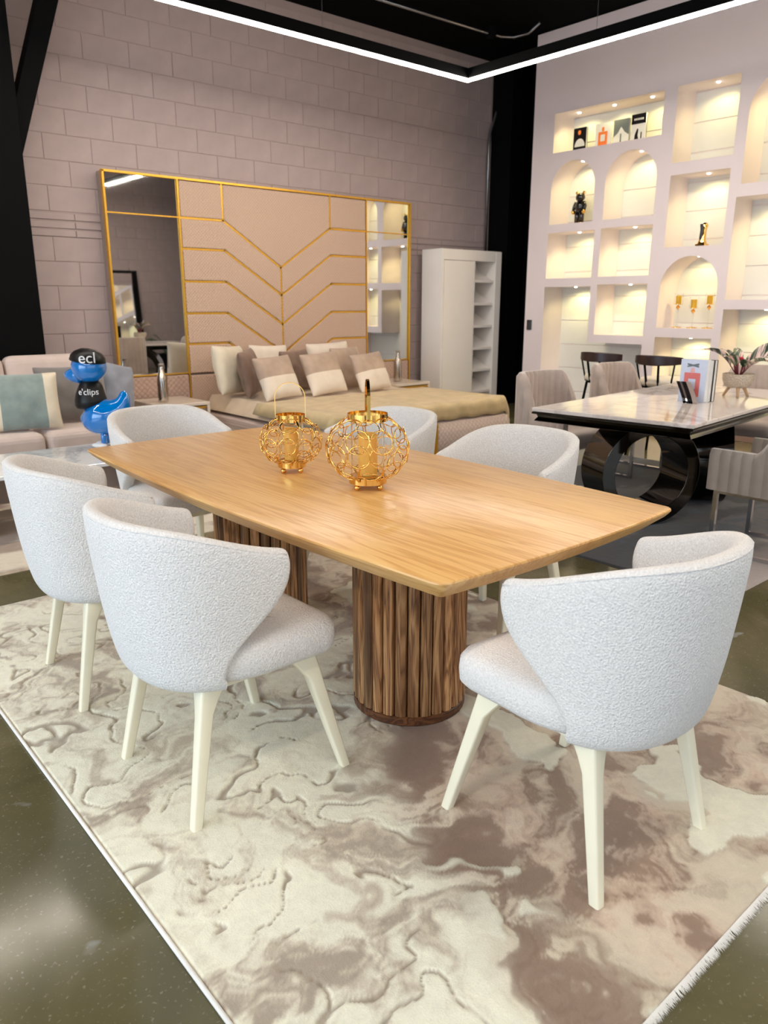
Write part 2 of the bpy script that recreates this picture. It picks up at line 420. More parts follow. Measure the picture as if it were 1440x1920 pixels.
pm = MB().add([(0,-0.4,0.004),(0,6.45,0.004),(0,6.45,0.29),(0,-0.4,0.29),(-0.008,-0.4,0.008),(-0.008,6.45,0.008),(-0.008,6.45,0.286),(-0.008,-0.4,0.286)],
              [(4,5,6,7),(0,1,5,4),(1,2,6,5),(2,3,7,6),(3,0,4,7)]).mesh('plank', plank_white)
for k in range(13): inst('plank', pm, wr, (NX1+0.005, 0, k*0.294))
MB().box(NX1+0.006, NX1+0.03, -0.4, 6.45, 0, NZ).build('backing_board', white_paint, wr)
puck = MB().lathe([(0.018, 0.0), (0.018, -0.005), (0.014, -0.008)], 16).mesh('puck_light', puck_m)
for nm, poly, k in niches:
    ys = [p[0] for p in poly]; zt = max(p[1] for p in poly); y0, y1 = min(ys), max(ys)
    if nm == 'H': y0 = 5.491
    for i in range(k):
        y = y0 + (y1-y0)*(i+0.5)/k if k > 1 else (y0+y1)/2 - 0.02
        inst('puck_light', puck, wr, (8.10, y, zt-0.001))
        l = bpy.data.lights.new('niche_spot', 'SPOT'); l.energy = 7.6 if k == 1 else 6.2
        if zt-min(p[1] for p in poly) > 0.9: l.energy = 11.5
        l.color = (1.0, 0.85, 0.36); l.spot_size = 2.5; l.spot_blend = 0.5; l.shadow_soft_size = 0.025
        lo = bpy.data.objects.new('niche_spot', l); C.objects.link(lo); lo.location = (8.10, y, zt-0.02); lo.parent = wr
        lo.rotation_euler = (0, -0.25, 0)
o = MB().box(NX0-0.015, NX0, -0.4, 6.45, 0, 0.11).build('baseboard_right', skirt_m, bevel=0.004); struct(o, 'taupe skirting along the niche wall')
# dark corner behind the partition
o = MB().box(8.8, 8.9, 6.45, BW+0.01, 0, CEIL).build('wall_corner', black_paint); struct(o, 'black painted side wall in the corner')
o = MB().box(8.9, 9.0, -1.8, 6.45, 0, CEIL).build('wall_side', mortar_paint); struct(o)
o = MB().box(8.37, 8.9, 6.37, 6.45, 0, CEIL).build('wall_return', black_paint); struct(o)
# side and front shop glazing (out of frame, seen only in reflections)
def shopfront(name, axis, pos, a0, a1, n, label):
    m = MB(); t = 0.06
    f = (lambda u0, u1, z0_, z1_: m.box(u0, u1, pos-t, pos+t, z0_, z1_)) if axis == 'x' else (lambda u0, u1, z0_, z1_: m.box(pos-t, pos+t, u0, u1, z0_, z1_))
    for k in range(n+1):
        u = a0+(a1-a0)*k/n; f(u-0.04, u+0.04, 0, 3.05)
    f(a0-0.04, a1+0.04, 0, 0.12); f(a0-0.04, a1+0.04, 2.98, 3.08)
    o = m.build(name, black_paint); struct(o, label); return o
w1 = shopfront('window_1', 'x', -1.62, -2.3, 4.3, 4, 'black framed shop window')
w2 = shopfront('window_2', 'y', -3.8, -0.6, 5.2, 4, 'black framed side shop window')
o = MB().box(-4.0, 4.34, -1.8, -1.56, 3.08, CEIL).build('wall_above_window', mortar_paint); struct(o)
o = MB().box(-4.0, -2.34, -1.8, -1.56, 0, 3.08).build('wall_front_end', mortar_paint); struct(o)
o = MB().box(-4.0, -3.72, -1.56, 7.5, 3.08, CEIL).build('wall_left_top', mortar_paint); struct(o)
o = MB().box(-4.0, -3.72, 5.24, 7.5, 0, 3.08).build('wall_left', mortar_paint); struct(o)
wf = MB().box(4.34, 9.0, -1.8, -1.5, 0, CEIL).build('wall_front', mortar_paint); struct(wf, 'mauve block wall facing the bed')
for r in range(18):
    for c in range(9):
        x = 5.0 + c*CL + (CL/2 if r % 2 else 0)
        inst('block', bm_full, wf, (x+CL, -1.5, 0.1+r*CH), (0, 0, PI))
# steel column and knee brace
o = MB().box(1.55, 2.20, 7.06, 7.34, 0, CEIL).build('steel_column', black_paint, bevel=0.005); tag(o, 'black painted steel column behind the sofa', 'column')
a = Vector((2.16, 7.2, 2.50)); b = Vector((2.74, 7.2, CEIL)); d = (b-a).normalized(); nn = Vector((d.z, 0, -d.x))
m = MB(); w_ = 0.085
pts = [a-nn*0, a+nn*0.0, b+nn*w_, b-nn*w_]
m.prism([(2.17, 2.44), (2.17, 2.86), (2.70, 4.42), (2.86, 4.42)], XZ, 7.12, 7.28)
tag(m.build('diagonal_brace', black_paint), 'slanting black steel brace rising from the column', 'brace')
o = MB().box(8.36, 8.69, 7.15, 7.49, 0, CEIL).build('corner_column', black_paint, bevel=0.005); tag(o, 'black steel column in the dark room corner', 'column')
# conduits
m = MB().tube([(8.26, 7.44, 1.9), (8.26, 7.44, 3.40), (8.28, 7.44, 3.55), (8.42, 7.42, 3.95), (8.50, 7.40, 4.15), (8.54, 7.40, 4.41)], 0.016, 8)
tag(m.build('wall_conduit', steel, smooth=True), 'grey metal conduit running up the wall beside the bookcase', 'conduit')
m = MB().tube([(5.2, 6.66, 4.33), (7.25, 6.60, 4.33), (7.45, 6.58, 4.33), (7.58, 6.5, 4.33), (7.60, 6.3, 4.33), (7.60, 6.15, 4.40)], 0.016, 8)
co = m.build('ceiling_conduit', steel, smooth=True); tag(co, 'thin metal conduit under the black ceiling', 'conduit')
MB().lathe([(0.06, 4.30), (0.06, 4.41)], 12, (7.30, 6.6)).build('junction_box', black_paint, co)
# wall switch
o = MB().box(NX0-0.012, NX0, 6.33, 6.405, 1.06, 1.185).build('wall_switch', black_gloss, bevel=0.003)
MB().box(NX0-0.016, NX0-0.011, 6.35, 6.385, 1.09, 1.155).build('rocker', black_gloss, o, bevel=0.002)
tag(o, 'small black switch plate on the niche wall', 'switch')

# ================================================================== LED frame
LZ = 3.45; LX, LY = 5.92, 5.63
led = thing('led_pendant', 'black rectangular linear light with a white glowing underside', 'ceiling light', (0, 0, 0))
hw = 0.035
for nm, (x0, x1, y0, y1) in {'a': (-2.2, LX+hw, LY-hw, LY+hw), 'b': (LX-hw, LX+hw, 0.2, LY-hw), 'c': (-2.2, LX-hw, 0.2-hw, 0.2+hw), 'd': (-2.2-hw, -2.2+hw, 0.2+hw, LY-hw)}.items():
    MB().box(x0, x1, y0, y1, LZ+0.002, LZ+0.09).build('housing', black_paint, led)
    e = 0.01
    MB().box(x0+e, x1-e, y0+e, y1-e, LZ-0.012, LZ+0.002).build('diffuser', led_m, led)
for x, y in ((1.2, LY), (4.2, LY), (LX, 4.2), (LX, 1.5), (1.2, 0.2), (4.2, 0.2), (-2.2, 3)):
    MB().tube([(x, y, LZ+0.08), (x, y, CEIL)], 0.002, 5).build('suspension_wire', steel, led)

# ================================================================== RUGS
def rug(name, x0, x1, y0, y1, step, colfn, hfn, mat, label, z=0.0, th=0.006):
    nx = int((x1-x0)/step)+1; ny = int((y1-y0)/step)+1
    X, Y = np.meshgrid(np.linspace(x0, x1, nx), np.linspace(y0, y1, ny))
    col, hgt = colfn(X, Y), hfn(X, Y)
    edge = np.minimum(np.minimum(X-x0, x1-X), np.minimum(Y-y0, y1-Y)); hgt = np.where(edge < 1e-6, z-th, z+hgt)
    co = np.stack([X, Y, hgt], -1).reshape(-1, 3)
    i = np.arange(nx*ny).reshape(ny, nx); f = np.stack([i[:-1, :-1], i[:-1, 1:], i[1:, 1:], i[1:, :-1]], -1).reshape(-1, 4)
    me = bpy.data.meshes.new(name); me.vertices.add(len(co)); me.vertices.foreach_set('co', co.ravel())
    me.loops.add(f.size); me.loops.foreach_set('vertex_index', f.ravel()); me.polygons.add(len(f))
    me.polygons.foreach_set('loop_start', np.arange(0, f.size, 4)); me.polygons.foreach_set('use_smooth', np.ones(len(f), bool))
    me.update(); me.validate()
    a = me.attributes.new('pile', 'FLOAT_COLOR', 'POINT')
    rgba = np.concatenate([col.reshape(-1, 3), np.ones((nx*ny, 1))], 1); a.data.foreach_set('color', rgba.ravel().astype(np.float32))
    me.materials.append(mat)
    o = bpy.data.objects.new(name, me); C.objects.link(o); tag(o, label, 'rug'); return o
sm = lambda e0, e1, x: (lambda t: t*t*(3-2*t))(np.clip((x-e0)/(e1-e0), 0, 1))
L3 = lambda r, g, b: np.array(lin(r, g, b)[:3])
_cache = {}
def main_fields(X, Y):
    k = X.shape
    if k in _cache: return _cache[k]
    wx = fbm(X*1.7, Y*1.7, 4, 11)*0.34; wy = fbm(X*1.7+5, Y*1.7, 4, 12)*0.34
    fx = fbm(X*7, Y*7, 3, 14)*0.045; fy = fbm(X*7+3, Y*7, 3, 15)*0.045
    n = fbm((X+wx+fx)*2.4, (Y+wy+fy)*1.9, 3, 3)                              # islands
    a = fbm((X+wx*0.8+fx)*2.1+9, (Y+wy*0.8+fy)*3.4, 2, 31)                    # carved channels: level lines of a slow field
    lvl = np.abs((a*3.2) % 1.0-0.5)/3.2
    gate = sm(-0.16, 0.02, fbm(X*3.1+4, Y*3.1, 3, 41))
    wid = 0.013+0.022*sm(-0.1, 0.5, fbm(X*4.3, Y*4.3+2, 2, 43))
    chan = (1-sm(wid*0.40, wid*1.1, lvl))*gate
    br = fbm((X+wx+fx*2)*3.0+3, (Y+wy+fy*2)*3.0+1, 7, 21, 0.68)
    vx = np.interp(Y, [0.5, 0.93, 1.0, 1.13, 1.27, 1.45, 1.64, 1.9, 2.6, 3.8], [1.12, 1.12, 1.16, 1.22, 1.30, 1.38, 1.52, 1.75, 2.0, 2.2])
    dv = X+wx*0.6+fx-vx
    left = 1-sm(-0.14, 0.02, dv+n*0.10)
    _cache[k] = (n, chan, br, dv, left); return _cache[k]
def main_col(X, Y):
    n, chan, br, dv, left = main_fields(X, Y)
    cream, stone, taupe, brown, pink = L3(226, 223, 201), L3(190, 178, 156), L3(150, 136, 120), L3(122, 96, 76), L3(204, 182, 160)
    c = cream + (stone-cream)*sm(-0.15, 0.45, br)[..., None]
    c = c + (taupe-c)*(sm(0.25, 0.6, br+0.4*n)*0.7)[..., None]
    c = c + (taupe-c)*(chan*0.8)[..., None]
    rgt = (1-left)
    pr = pink + (stone*1.02-pink)*sm(-0.35, 0.25, n)[..., None]
    pr = pr + (brown-pr)*(sm(-0.45, 0.45, br)*0.75)[..., None]; pr = pr + (brown-pr)*(sm(0.10, 0.20, br)*0.45)[..., None]; pr = pr + (stone*1.08-pr)*(sm(0.12, 0.3, -br)*0.6)[..., None]
    c = c*(1-rgt[..., None]) + pr*rgt[..., None]
    vein = np.exp(-((dv-0.01)/0.085)**2)*sm(-0.35, 0.0, br)
    c = c + (brown-c)*(vein*0.78)[..., None]
    isl = sm(0.20, 0.225, n)*rgt
    c = c + (cream*0.9-c)*(isl*0.85)[..., None]
    return c
def main_h(X, Y):
    n, chan, br, dv, left = main_fields(X, Y)
    return 0.010 - 0.0065*chan*left + 0.0045*sm(0.20, 0.22, n)*(1-left) + 0.0012*fbm(X*30, Y*30, 2, 5)
RX0, RX1, RY0, RY1 = 0.555, 2.665, 0.565, 3.745
main_rug = rug('dining_rug', RX0, RX1, RY0, RY1, 0.0062, main_col, main_h, rug_m, 'large beige and brown carved rug under the wooden dining table')
RZ = 0.010
m = MB().tube([(RX0-0.004, RY0, 0.006), (RX0-0.004, RY1, 0.006)], 0.006, 6); m.build('binding', rug_bind, main_rug, smooth=True)
m = MB()
for i in range(3200):
    x = RX0 + (RX1-RX0)*random.random(); L = 0.008+0.010*random.random(); dx = random.uniform(-0.006, 0.006); w = 0.0016
    for y0_, sg in ((RY0, -1),):
        m.add([(x-w, y0_+0.004, 0.011), (x+w, y0_+0.004, 0.011), (x+dx, y0_+sg*L, 0.002)], [(0, 1, 2)])
o = m.build('fringe', rug_bind, main_rug); o['kind'] = 'stuff'
def dk_col(X, Y):
    n = fbm(X*0.9+2, Y*1.6, 5, 51, 0.6); n2 = fbm(X*3, Y*5, 4, 55)
    a, b, c2, d = L3(26, 27, 31), L3(86, 82, 84), L3(24, 58, 76), L3(184, 170, 162)
    c = a+(b-a)*sm(0.0, 0.22, n+0.35*n2)[..., None]; c = c+(c2-c)*(sm(0.15, 0.3, n2)*0.6)[..., None]
    edge = 1-sm(0.18, 0.42, (Y-1.53)+0.15*n2)
    return c+(d-c)*(edge*0.8)[..., None]
rug('abstract_rug', 3.53, 6.36, 1.525, 3.9, 0.014, dk_col, lambda X, Y: 0.008+0.001*fbm(X*30, Y*30, 2, 8), rug_dark_m, 'dark abstract rug with a pale border under the marble table')
def lv_col(X, Y):
    n = fbm(X*1.2+7, Y*2.4, 5, 61, 0.6); a, b = L3(206, 194, 172), L3(140, 118, 96)
    return a+(b-a)*sm(-0.05, 0.35, n)[..., None]
rug('lounge_rug', -0.6, 2.6, 4.21, 6.1, 0.02, lv_col, lambda X, Y: 0.008+0*X, rug_dark_m, 'beige and brown rug in front of the sofa')

# ================================================================== DINING TABLE
TX, TY = 1.735, 2.325
def top_outline(inset):
    hx, hy = 0.533-inset, 1.140-inset; r = max(0.012, 0.035-inset); bx, by = 0.045, 0.022; out = []
    def side(p0, p1, nrm, bow, n):
        for i in range(n+1):
            t = i/n; q = p0.lerp(p1, t) + nrm*bow*(1-(2*t-1)**2); out.append((q.x, q.y))
    V2 = lambda x, y: Vector((x, y))
    n = 14
    side(V2(hx, -hy+r), V2(hx, hy-r), V2(1, 0), bx, n)
    cc = V2(hx-r, hy-r); out += [(cc.x+r*math.cos(a), cc.y+r*math.sin(a)) for a in (PI/8, PI/4, 3*PI/8)]
    side(V2(hx-r, hy), V2(-hx+r, hy), V2(0, 1), by, n)
    cc = V2(-hx+r, hy-r); out += [(cc.x+r*math.cos(a), cc.y+r*math.sin(a)) for a in (5*PI/8, 3*PI/4, 7*PI/8)]
    side(V2(-hx, hy-r), V2(-hx, -hy+r), V2(-1, 0), bx, n)
    cc = V2(-hx+r, -hy+r); out += [(cc.x+r*math.cos(a), cc.y+r*math.sin(a)) for a in (9*PI/8, 5*PI/4, 11*PI/8)]
    side(V2(-hx+r, -hy), V2(hx-r, -hy), V2(0, -1), by, n)
    cc = V2(hx-r, -hy+r); out += [(cc.x+r*math.cos(a), cc.y+r*math.sin(a)) for a in (13*PI/8, 7*PI/4, 15*PI/8)]
    return out
tab = thing('dining_table', 'long golden oak dining table with a knife-edge top on two slatted pedestals', 'table', (TX, TY, RZ))
m = MB(); rings = []
for ins, z in ((0.080, 0.678), (0.066, 0.680), (0.018, 0.722), (0.004, 0.737), (0.000, 0.743), (0.001, 0.748), (0.005, 0.750)):
    rings.append([(x, y, z) for x, y in top_outline(ins)])
m.loft(rings); tt = m.build('table_top', oak_top, tab, smooth=True, autosm=0.5)
SL = 28; PR = 0.185
sm_ = MB(); w2_ = 2*PI*PR/SL*0.46; prof = [(-w2_, -0.02), (-w2_, 0.006), (-w2_*0.8, 0.013), (0, 0.017), (w2_*0.8, 0.013), (w2_, 0.006), (w2_, -0.02)]
sm_.loft([[(d, u, z) for u, d in prof] for z in (0.035, 0.679)]); slat_me = sm_.mesh('slat', walnut)
for py in (-0.49, 0.49):
    pd = MB().lathe([(PR-0.012, 0.03), (PR-0.012, 0.678)], 28).build('pedestal', plinth_m, tab, loc=(-0.03, py, 0))
    MB().lathe([(PR+0.012, 0.0), (PR+0.016, 0.004), (PR+0.016, 0.030), (PR+0.010, 0.034)], 40).build('plinth', plinth_m, pd)
    for k in range(SL):
        a = 2*PI*k/SL; s_ = inst('slat', slat_me, pd, (PR*math.cos(a), PR*math.sin(a), 0), (0, 0, a))

# ================================================================== DINING CHAIRS
def chair_shell():
    # rows: z, half width, back extent, front end
    rows = [(0.368, 0.190, -0.220, -0.115), (0.372, 0.230, -0.264, -0.125), (0.388, 0.252, -0.289, -0.132), (0.425, 0.264, -0.304, -0.135), (0.490, 0.271, -0.317, -0.115),
            (0.555, 0.279, -0.329, -0.035), (0.625, 0.287, -0.341, 0.045), (0.690, 0.293, -0.351, 0.066), (0.745, 0.297, -0.358, 0.058)]
    ZB = 0.555
    def path(w, yb, yf, off=0.0):
        w -= off; yb += off; ry = w*0.98; yc = yb+ry; e = 0.86; half = []
        for i in range(41):                      # back centre -> right front
            a = -PI/2+PI/2*i/40; half.append((abs(math.cos(a))**e*w, yc-abs(math.sin(a))**e*ry))
        half.append((w, max(yf, yc)+0.001))
        out = [half[0]]; L = [0.0]
        cut = []
        for (x, y) in half:
            if cut and y > yf:
                x0_, y0_ = cut[-1]; t_ = (yf-y0_)/max(1e-6, y-y0_); cut.append((x0_+(x-x0_)*t_, yf)); break
            cut.append((x, y))
        ds = [0.0]
        for p_, q_ in zip(cut, cut[1:]): ds.append(ds[-1]+math.hypot(q_[0]-p_[0], q_[1]-p_[1]))
        xs = np.interp(np.linspace(0, ds[-1], 14), ds, [c_[0] for c_ in cut]); ys = np.interp(np.linspace(0, ds[-1], 14), ds, [c_[1] for c_ in cut])
        r_ = list(zip(xs, ys)); return [(-x, y) for x, y in r_[:0:-1]]+[(float(x), float(y)) for x, y in r_]
    def zmap(z, x, y):
        rim = 0.738 + 0.110*(1-sm1(-0.34, 0.10, y))
        return z if z <= ZB else ZB+(z-ZB)/(0.745-ZB)*(rim-ZB)
    sm1 = lambda a, b, t: (lambda q: q*q*(3-2*q))(min(1, max(0, (t-a)/(b-a))))
    prof = []
    for (z, w, yb, yf) in rows: prof.append([(x, y, zmap(z, x, y)) for x, y in path(w, yb, yf)])
    th = 0.052
    zt, wt, ybt, yft = rows[-1]
    prof.append([(x, y, zmap(zt, x, y)+0.014) for x, y in path(wt, ybt, yft-0.012, 0.012)])
    prof.append([(x, y, zmap(zt, x, y)+0.014) for x, y in path(wt, ybt, yft-0.012, 0.036)])
    inner = [r for r in reversed(rows[3:])]
    for (z, w, yb, yf) in inner: prof.append([(x, y, zmap(z, x, y)) for x, y in path(w, yb, yf-0.004, th+0.010*(0.745-z)/0.2)])
    m = MB(); m.loft(prof, cap=False, closed=False)
    n = len(prof[0]); R = len(rows)
    for side in (0, n-1):
        for k in range(3, R-1):
            a, b = k, k+1; ia = (R+2)+(R-1-k); ib = ia-1
            m.f.append((a*n+side, b*n+side, ib*n+side, ia*n+side))
        m.f.append(((R-1)*n+side, R*n+side, (R+1)*n+side, (R+2)*n+side))
    pip = MB().tube([(x, y, zmap(zt, x, y)+0.001) for x, y in path(wt, ybt, yft-0.016, 0.0065)], 0.0030, 6)
    return m, pip
def make_chair():
    t = thing('dining_chair', 'x', 'chair', (0, 0, 0))
    t['group'] = 'cream boucle dining chairs'
    sh, pip = chair_shell(); sh = sh.build('back_shell', boucle, t, smooth=True, sub=2); pip.build('piping', boucle, sh, smooth=True)
    # seat cushion
    out = []
    def seat(ins, z):
        pts = []
        hw_, yr, yf_ = 0.262-ins, -0.275+ins, 0.242-ins
        base = [(hw_*math.cos(a), yr*math.sin(a)*-1) for a in np.linspace(PI, 2*PI, 19)]
        base = [(x, -abs(y)) for x, y in base]
        r = 0.055
        base += [(hw_*0.995, yf_*0.35)] + [(hw_-r+r*math.cos(a), yf_-r+r*math.sin(a)) for a in np.linspace(0, PI/2, 6)] + [(-hw_+r-r*math.sin(a), yf_-r+r*math.cos(a)) for a in np.linspace(0, PI/2, 6)] + [(-hw_*0.995, yf_*0.35)]
        return [(x, y, z+0.010*(1-(x/0.27)**2)*(1 if z > 0.45 else 0)) for x, y in base]
    m = MB().loft([seat(0.035, 0.392), seat(0.012, 0.396), seat(0.0, 0.412), seat(-0.002, 0.445), seat(0.0, 0.472), seat(0.010, 0.488), seat(0.035, 0.497), seat(0.10, 0.501), seat(0.18, 0.502)])
    m.build('seat', boucle, t, smooth=True)
    m = MB().loft([[(x, y, z) for x, y in rrect(-0.19, 0.19, -0.18, 0.19, 0.03, 3)] for z in (0.365, 0.40)]); m.build('seat_frame', cream_lacquer, t)
    def leg(sx, top, bot, front):
        sec = []
        for k, f in enumerate((0, 0.10, 0.2, 1.0)):
            c = Vector(top).lerp(Vector(bot), f); wx = 0.040-0.012*f; wy = 0.046-0.016*f
            ext = (0.05, 0.026, 0.004, 0)[k] if front else (0.03, 0.012, 0, 0)[k]
            y0_, y1_ = (c.y-wy/2-ext, c.y+wy/2) if front else (c.y-wy/2, c.y+wy/2+ext)
            x0_, x1_ = (c.x-wx/2-(ext*0.6 if sx > 0 else 0), c.x+wx/2+(ext*0.6 if sx < 0 else 0))
            sec.append([(x, y, c.z) for x, y in rrect(x0_, x1_, y0_, y1_, 0.009-0.003*f, 3)])
        MB().loft(sec).build('leg', cream_lacquer, t, smooth=True, autosm=0.6)
    for sx in (-1, 1):
        leg(sx, (sx*0.185, -0.165, 0.385), (sx*0.228, -0.245, 0.0), False)
        leg(sx, (sx*0.205, 0.150, 0.40), (sx*0.258, 0.248, 0.0), True)
    return t
chair0 = make_chair()
spots = [((1.612, 1.045, RZ), -0.05, 'cream boucle chair in the right foreground at the near end of the oak table'),
         ((1.020, 1.918, RZ), -PI/2+0.01, 'cream boucle chair in the left foreground with its seat half in light'),
         ((1.035, 2.735, RZ), -PI/2-0.07, 'cream boucle chair at the left edge behind the left foreground chair'),
         ((1.70, 3.56, RZ), PI+0.04, 'cream boucle chair at the far end of the oak table beside the blue figurine'),
         ((2.385, 2.06, RZ), PI/2+0.05, 'cream boucle chair behind the oak table, nearest the marble table'),
         ((2.385, 2.90, RZ), PI/2, 'cream boucle chair behind the oak table, partly hidden by the large lantern')]
for i, (loc, rz, lab) in enumerate(spots):
    if i == 0: chair0.location = loc; chair0.rotation_euler = (0, 0, rz); chair0['label'] = lab
    else: dup(chair0, loc, rz, lab)

# ================================================================== LANTERNS
def lantern(name, label, loc, R, rz, hh, nring):
    t = thing(name, label, 'lantern', loc, rz, 'gold ring lanterns on the oak table')
    zc = 0.028 + R*0.80; rb = R*0.46
    z_b, z_t = 0.022, zc+R*0.74
    for k in range(4): MB().sphere((rb*0.85*math.cos(k*PI/2+PI/4), rb*0.85*math.sin(k*PI/2+PI/4), 0.011), 0.011, 12, 8).build('ball_foot', gold, t, smooth=True)
    MB().lathe([(rb*0.1, z_b), (rb, z_b), (rb, z_b+0.024), (rb*0.96, z_b+0.026), (rb*0.1, z_b+0.026)], 32).build('base_band', gold, t, smooth=True, autosm=0.5)
    MB().lathe([(rb*1.02, z_t-0.012), (rb*1.05, z_t-0.012), (rb*1.05, z_t+0.014), (rb*1.02, z_t+0.014), (rb*1.02, z_t-0.012)], 32, cap=False).build('top_band', gold, t, smooth=True, autosm=0.5)
    MB().lathe([(rb*0.86, z_b+0.026), (rb*0.86, z_t-0.02), (rb*0.83, z_t-0.02), (rb*0.83, z_b+0.026)], 32, cap=False).build('glass_cylinder', glass, t, smooth=True, autosm=0.5)
    cr = rb*0.50
    ch = (z_t-z_b)*0.62
    MB().lathe([(cr, z_b+0.027), (cr, z_b+0.027+ch), (cr*0.9, z_b+0.031+ch), (cr*0.6, z_b+0.026+ch)], 24).build('candle', candle_m, t, smooth=True, autosm=0.6)
    # rings on the sphere
    rr = R*0.26
    ring_me = MB().tube([(rr*math.cos(2*PI*i/22), rr*math.sin(2*PI*i/22), 0) for i in range(22)], 0.0021, 6, True).mesh('ring', gold, True)
    rnd = random.Random(int(R*1000))
    lats = [(-0.98, 6), (-0.55, 9), (-0.10, 11), (0.36, 10), (0.80, 8)]
    for li, (la, n) in enumerate(lats):
        for k in range(n):
            lo_ = 2*PI*(k+0.5*(li % 2))/n + rnd.uniform(-0.06, 0.06); l2 = la+rnd.uniform(-0.05, 0.05)
            d = Vector((math.cos(l2)*math.cos(lo_), math.cos(l2)*math.sin(lo_), math.sin(l2)))
            p = d*R*0.975; s_ = rnd.uniform(0.88, 1.12)
            q = d.to_track_quat('Z', 'Y'); o = inst('ring', ring_me, t, (p.x, p.y, zc+p.z*0.80)); o.rotation_euler = q.to_euler(); o.scale = (s_, s_, 1)
    # handle: flat band hoop
    hr = rb*1.05; m = MB(); rings = []
    N = 20; path = [(-hr, z_t)] + [(-hr*math.cos(PI*i/N), z_t+hh-hr+hr*math.sin(PI*i/N)) for i in range(N+1)] + [(hr, z_t)]
    for i, (x, z) in enumerate(path):
        a = path[max(0, i-1)]; b = path[min(len(path)-1, i+1)]; tx, tz = b[0]-a[0], b[1]-a[1]; L = math.hypot(tx, tz); nx_, nz_ = -tz/L*0.0012, tx/L*0.0012
        rings.append([(x+nx_, -0.0055, z+nz_), (x+nx_, 0.0055, z+nz_), (x-nx_, 0.0055, z-nz_), (x-nx_, -0.0055, z-nz_)])
    m.loft(rings); m.build('handle', gold, t)
    return t
TZ = RZ+0.750
lantern('candle_lantern', 'smaller gold ring lantern with an upright hoop handle on the oak table', (1.640, 2.450, TZ), 0.119, -YAW+0.1, 0.135, 1)
lantern('candle_lantern', 'larger gold ring lantern with its handle seen edge-on, nearer on the oak table', (1.690, 2.045, TZ), 0.147, PI/2-YAW+0.08, 0.130, 1)

# ================================================================== HEADBOARD WALL
HY = 7.38
hb = thing('headboard', 'wide pink quilted headboard with gold chevron trim and mirrored side panels', 'headboard', (0, 0, 0))
MB().box(2.965, 6.785, HY+0.02, BW-0.004, 0.02, 2.565).build('backing', taupe_gloss, hb)
def panel(poly, name='upholstered_panel', mat=quilt, d=0.022, ins=0.011):
    cx = sum(p[0] for p in poly)/len(poly); cz = sum(p[1] for p in poly)/len(poly); n = len(poly); out = []
    ar = sum(poly[i][0]*poly[(i+1)%n][1]-poly[(i+1)%n][0]*poly[i][1] for i in range(n)); sg = 1 if ar > 0 else -1
    for i in range(n):
        p0, p1, p2 = (Vector(poly[(i+k) % n]) for k in (-1, 0, 1)); e1 = (p1-p0).normalized(); e2 = (p2-p1).normalized()
        n1 = Vector((-e1.y, e1.x))*sg; n2 = Vector((-e2.y, e2.x))*sg; b = (n1+n2); b = b/max(0.3, b.length_squared)*2
        q = p1+b*ins; out.append((q.x, q.y))
    MB().prism(out, XZ, HY+0.021, HY-d).build(name, mat, hb, bevel=0.010, seg=3)
def trim(p0, p1, w=0.019, d=0.012, name='gold_trim'):
    a, b = Vector(p0), Vector(p1); t = (b-a).normalized(); n = Vector((-t.y, t.x))*w/2; a = a-t*w*0.4; b = b+t*w*0.4
    MB().prism([tuple(a-n), tuple(b-n), tuple(b+n), tuple(a+n)], XZ, HY+0.021, HY-d).build(name, gold_satin, hb)
XL, XA, XC, XB, XR = 3.705, 4.185, 4.868, 5.55, 6.08
zs = [2.205, 1.915, 1.603, 1.29, 0.985, 0.68]; DZ = 0.44
panel([(XL, zs[0]), (XA, zs[0]), (XA, 2.555), (XL, 2.555)]); panel([(XB, zs[0]), (XR, zs[0]), (XR, 2.555), (XB, 2.555)])
panel([(XA, zs[0]), (XC, zs[0]-DZ), (XB, zs[0]), (XB, 2.555), (XA, 2.555)])
for i in range(5):
    a, b = zs[i], zs[i+1]; last = i == 4
    panel([(XL, b), (XA, b), (XC, b-DZ), (XC, a-DZ), (XA, a), (XL, a)]); panel([(XR, a), (XB, a), (XC, a-DZ), (XC, b-DZ), (XB, b), (XR, b)])
for z in zs[:5]:
    trim((XL, z), (XA, z)); trim((XA, z), (XC, z-DZ)); trim((XC, z-DZ), (XB, z)); trim((XB, z), (XR, z))
trim((XA, zs[0]), (XA, 2.555)); trim((XB, zs[0]), (XB, 2.555)); trim((XC, 0.45), (XC, zs[0]-DZ))
panel([(XL, 0.05), (XC, 0.05), (XC, zs[5]-DZ), (XA, zs[5]), (XL, zs[5])]); panel([(XC, 0.05), (XR, 0.05), (XR, zs[5]), (XB, zs[5]), (XC, zs[5]-DZ)])
for x0, x1 in ((2.975, XL-0.005), (XR+0.005, 6.775)):
    for z0_, z1_ in ((0.70, 2.20), (2.212, 2.55)):
        MB().box(x0+0.008, x1-0.008, HY-0.002, HY+0.021, z0_, z1_).build('mirror_pane', mirror_m, hb)
    trim((x0, 2.206), (x1, 2.206), 0.012); trim((x0, 0.695), (x1, 0.695), 0.014)
    xm = (x0+x1)/2+0.1
    panel([(x0, 0.05), (xm, 0.05), (xm, 0.69), (x0, 0.69)], mat=quilt_skirt); panel([(xm, 0.05), (x1, 0.05), (x1, 0.69), (xm, 0.69)], mat=quilt_skirt)
for x in (XL-0.003, XR+0.003): trim((x, 0.05), (x, 2.555), 0.016, 0.02)
for x in (2.968, 6.782): trim((x, 0.05), (x, 2.56), 0.020, 0.025, 'gold_frame')
trim((2.968, 2.562), (6.782, 2.562), 0.020, 0.025, 'gold_frame')

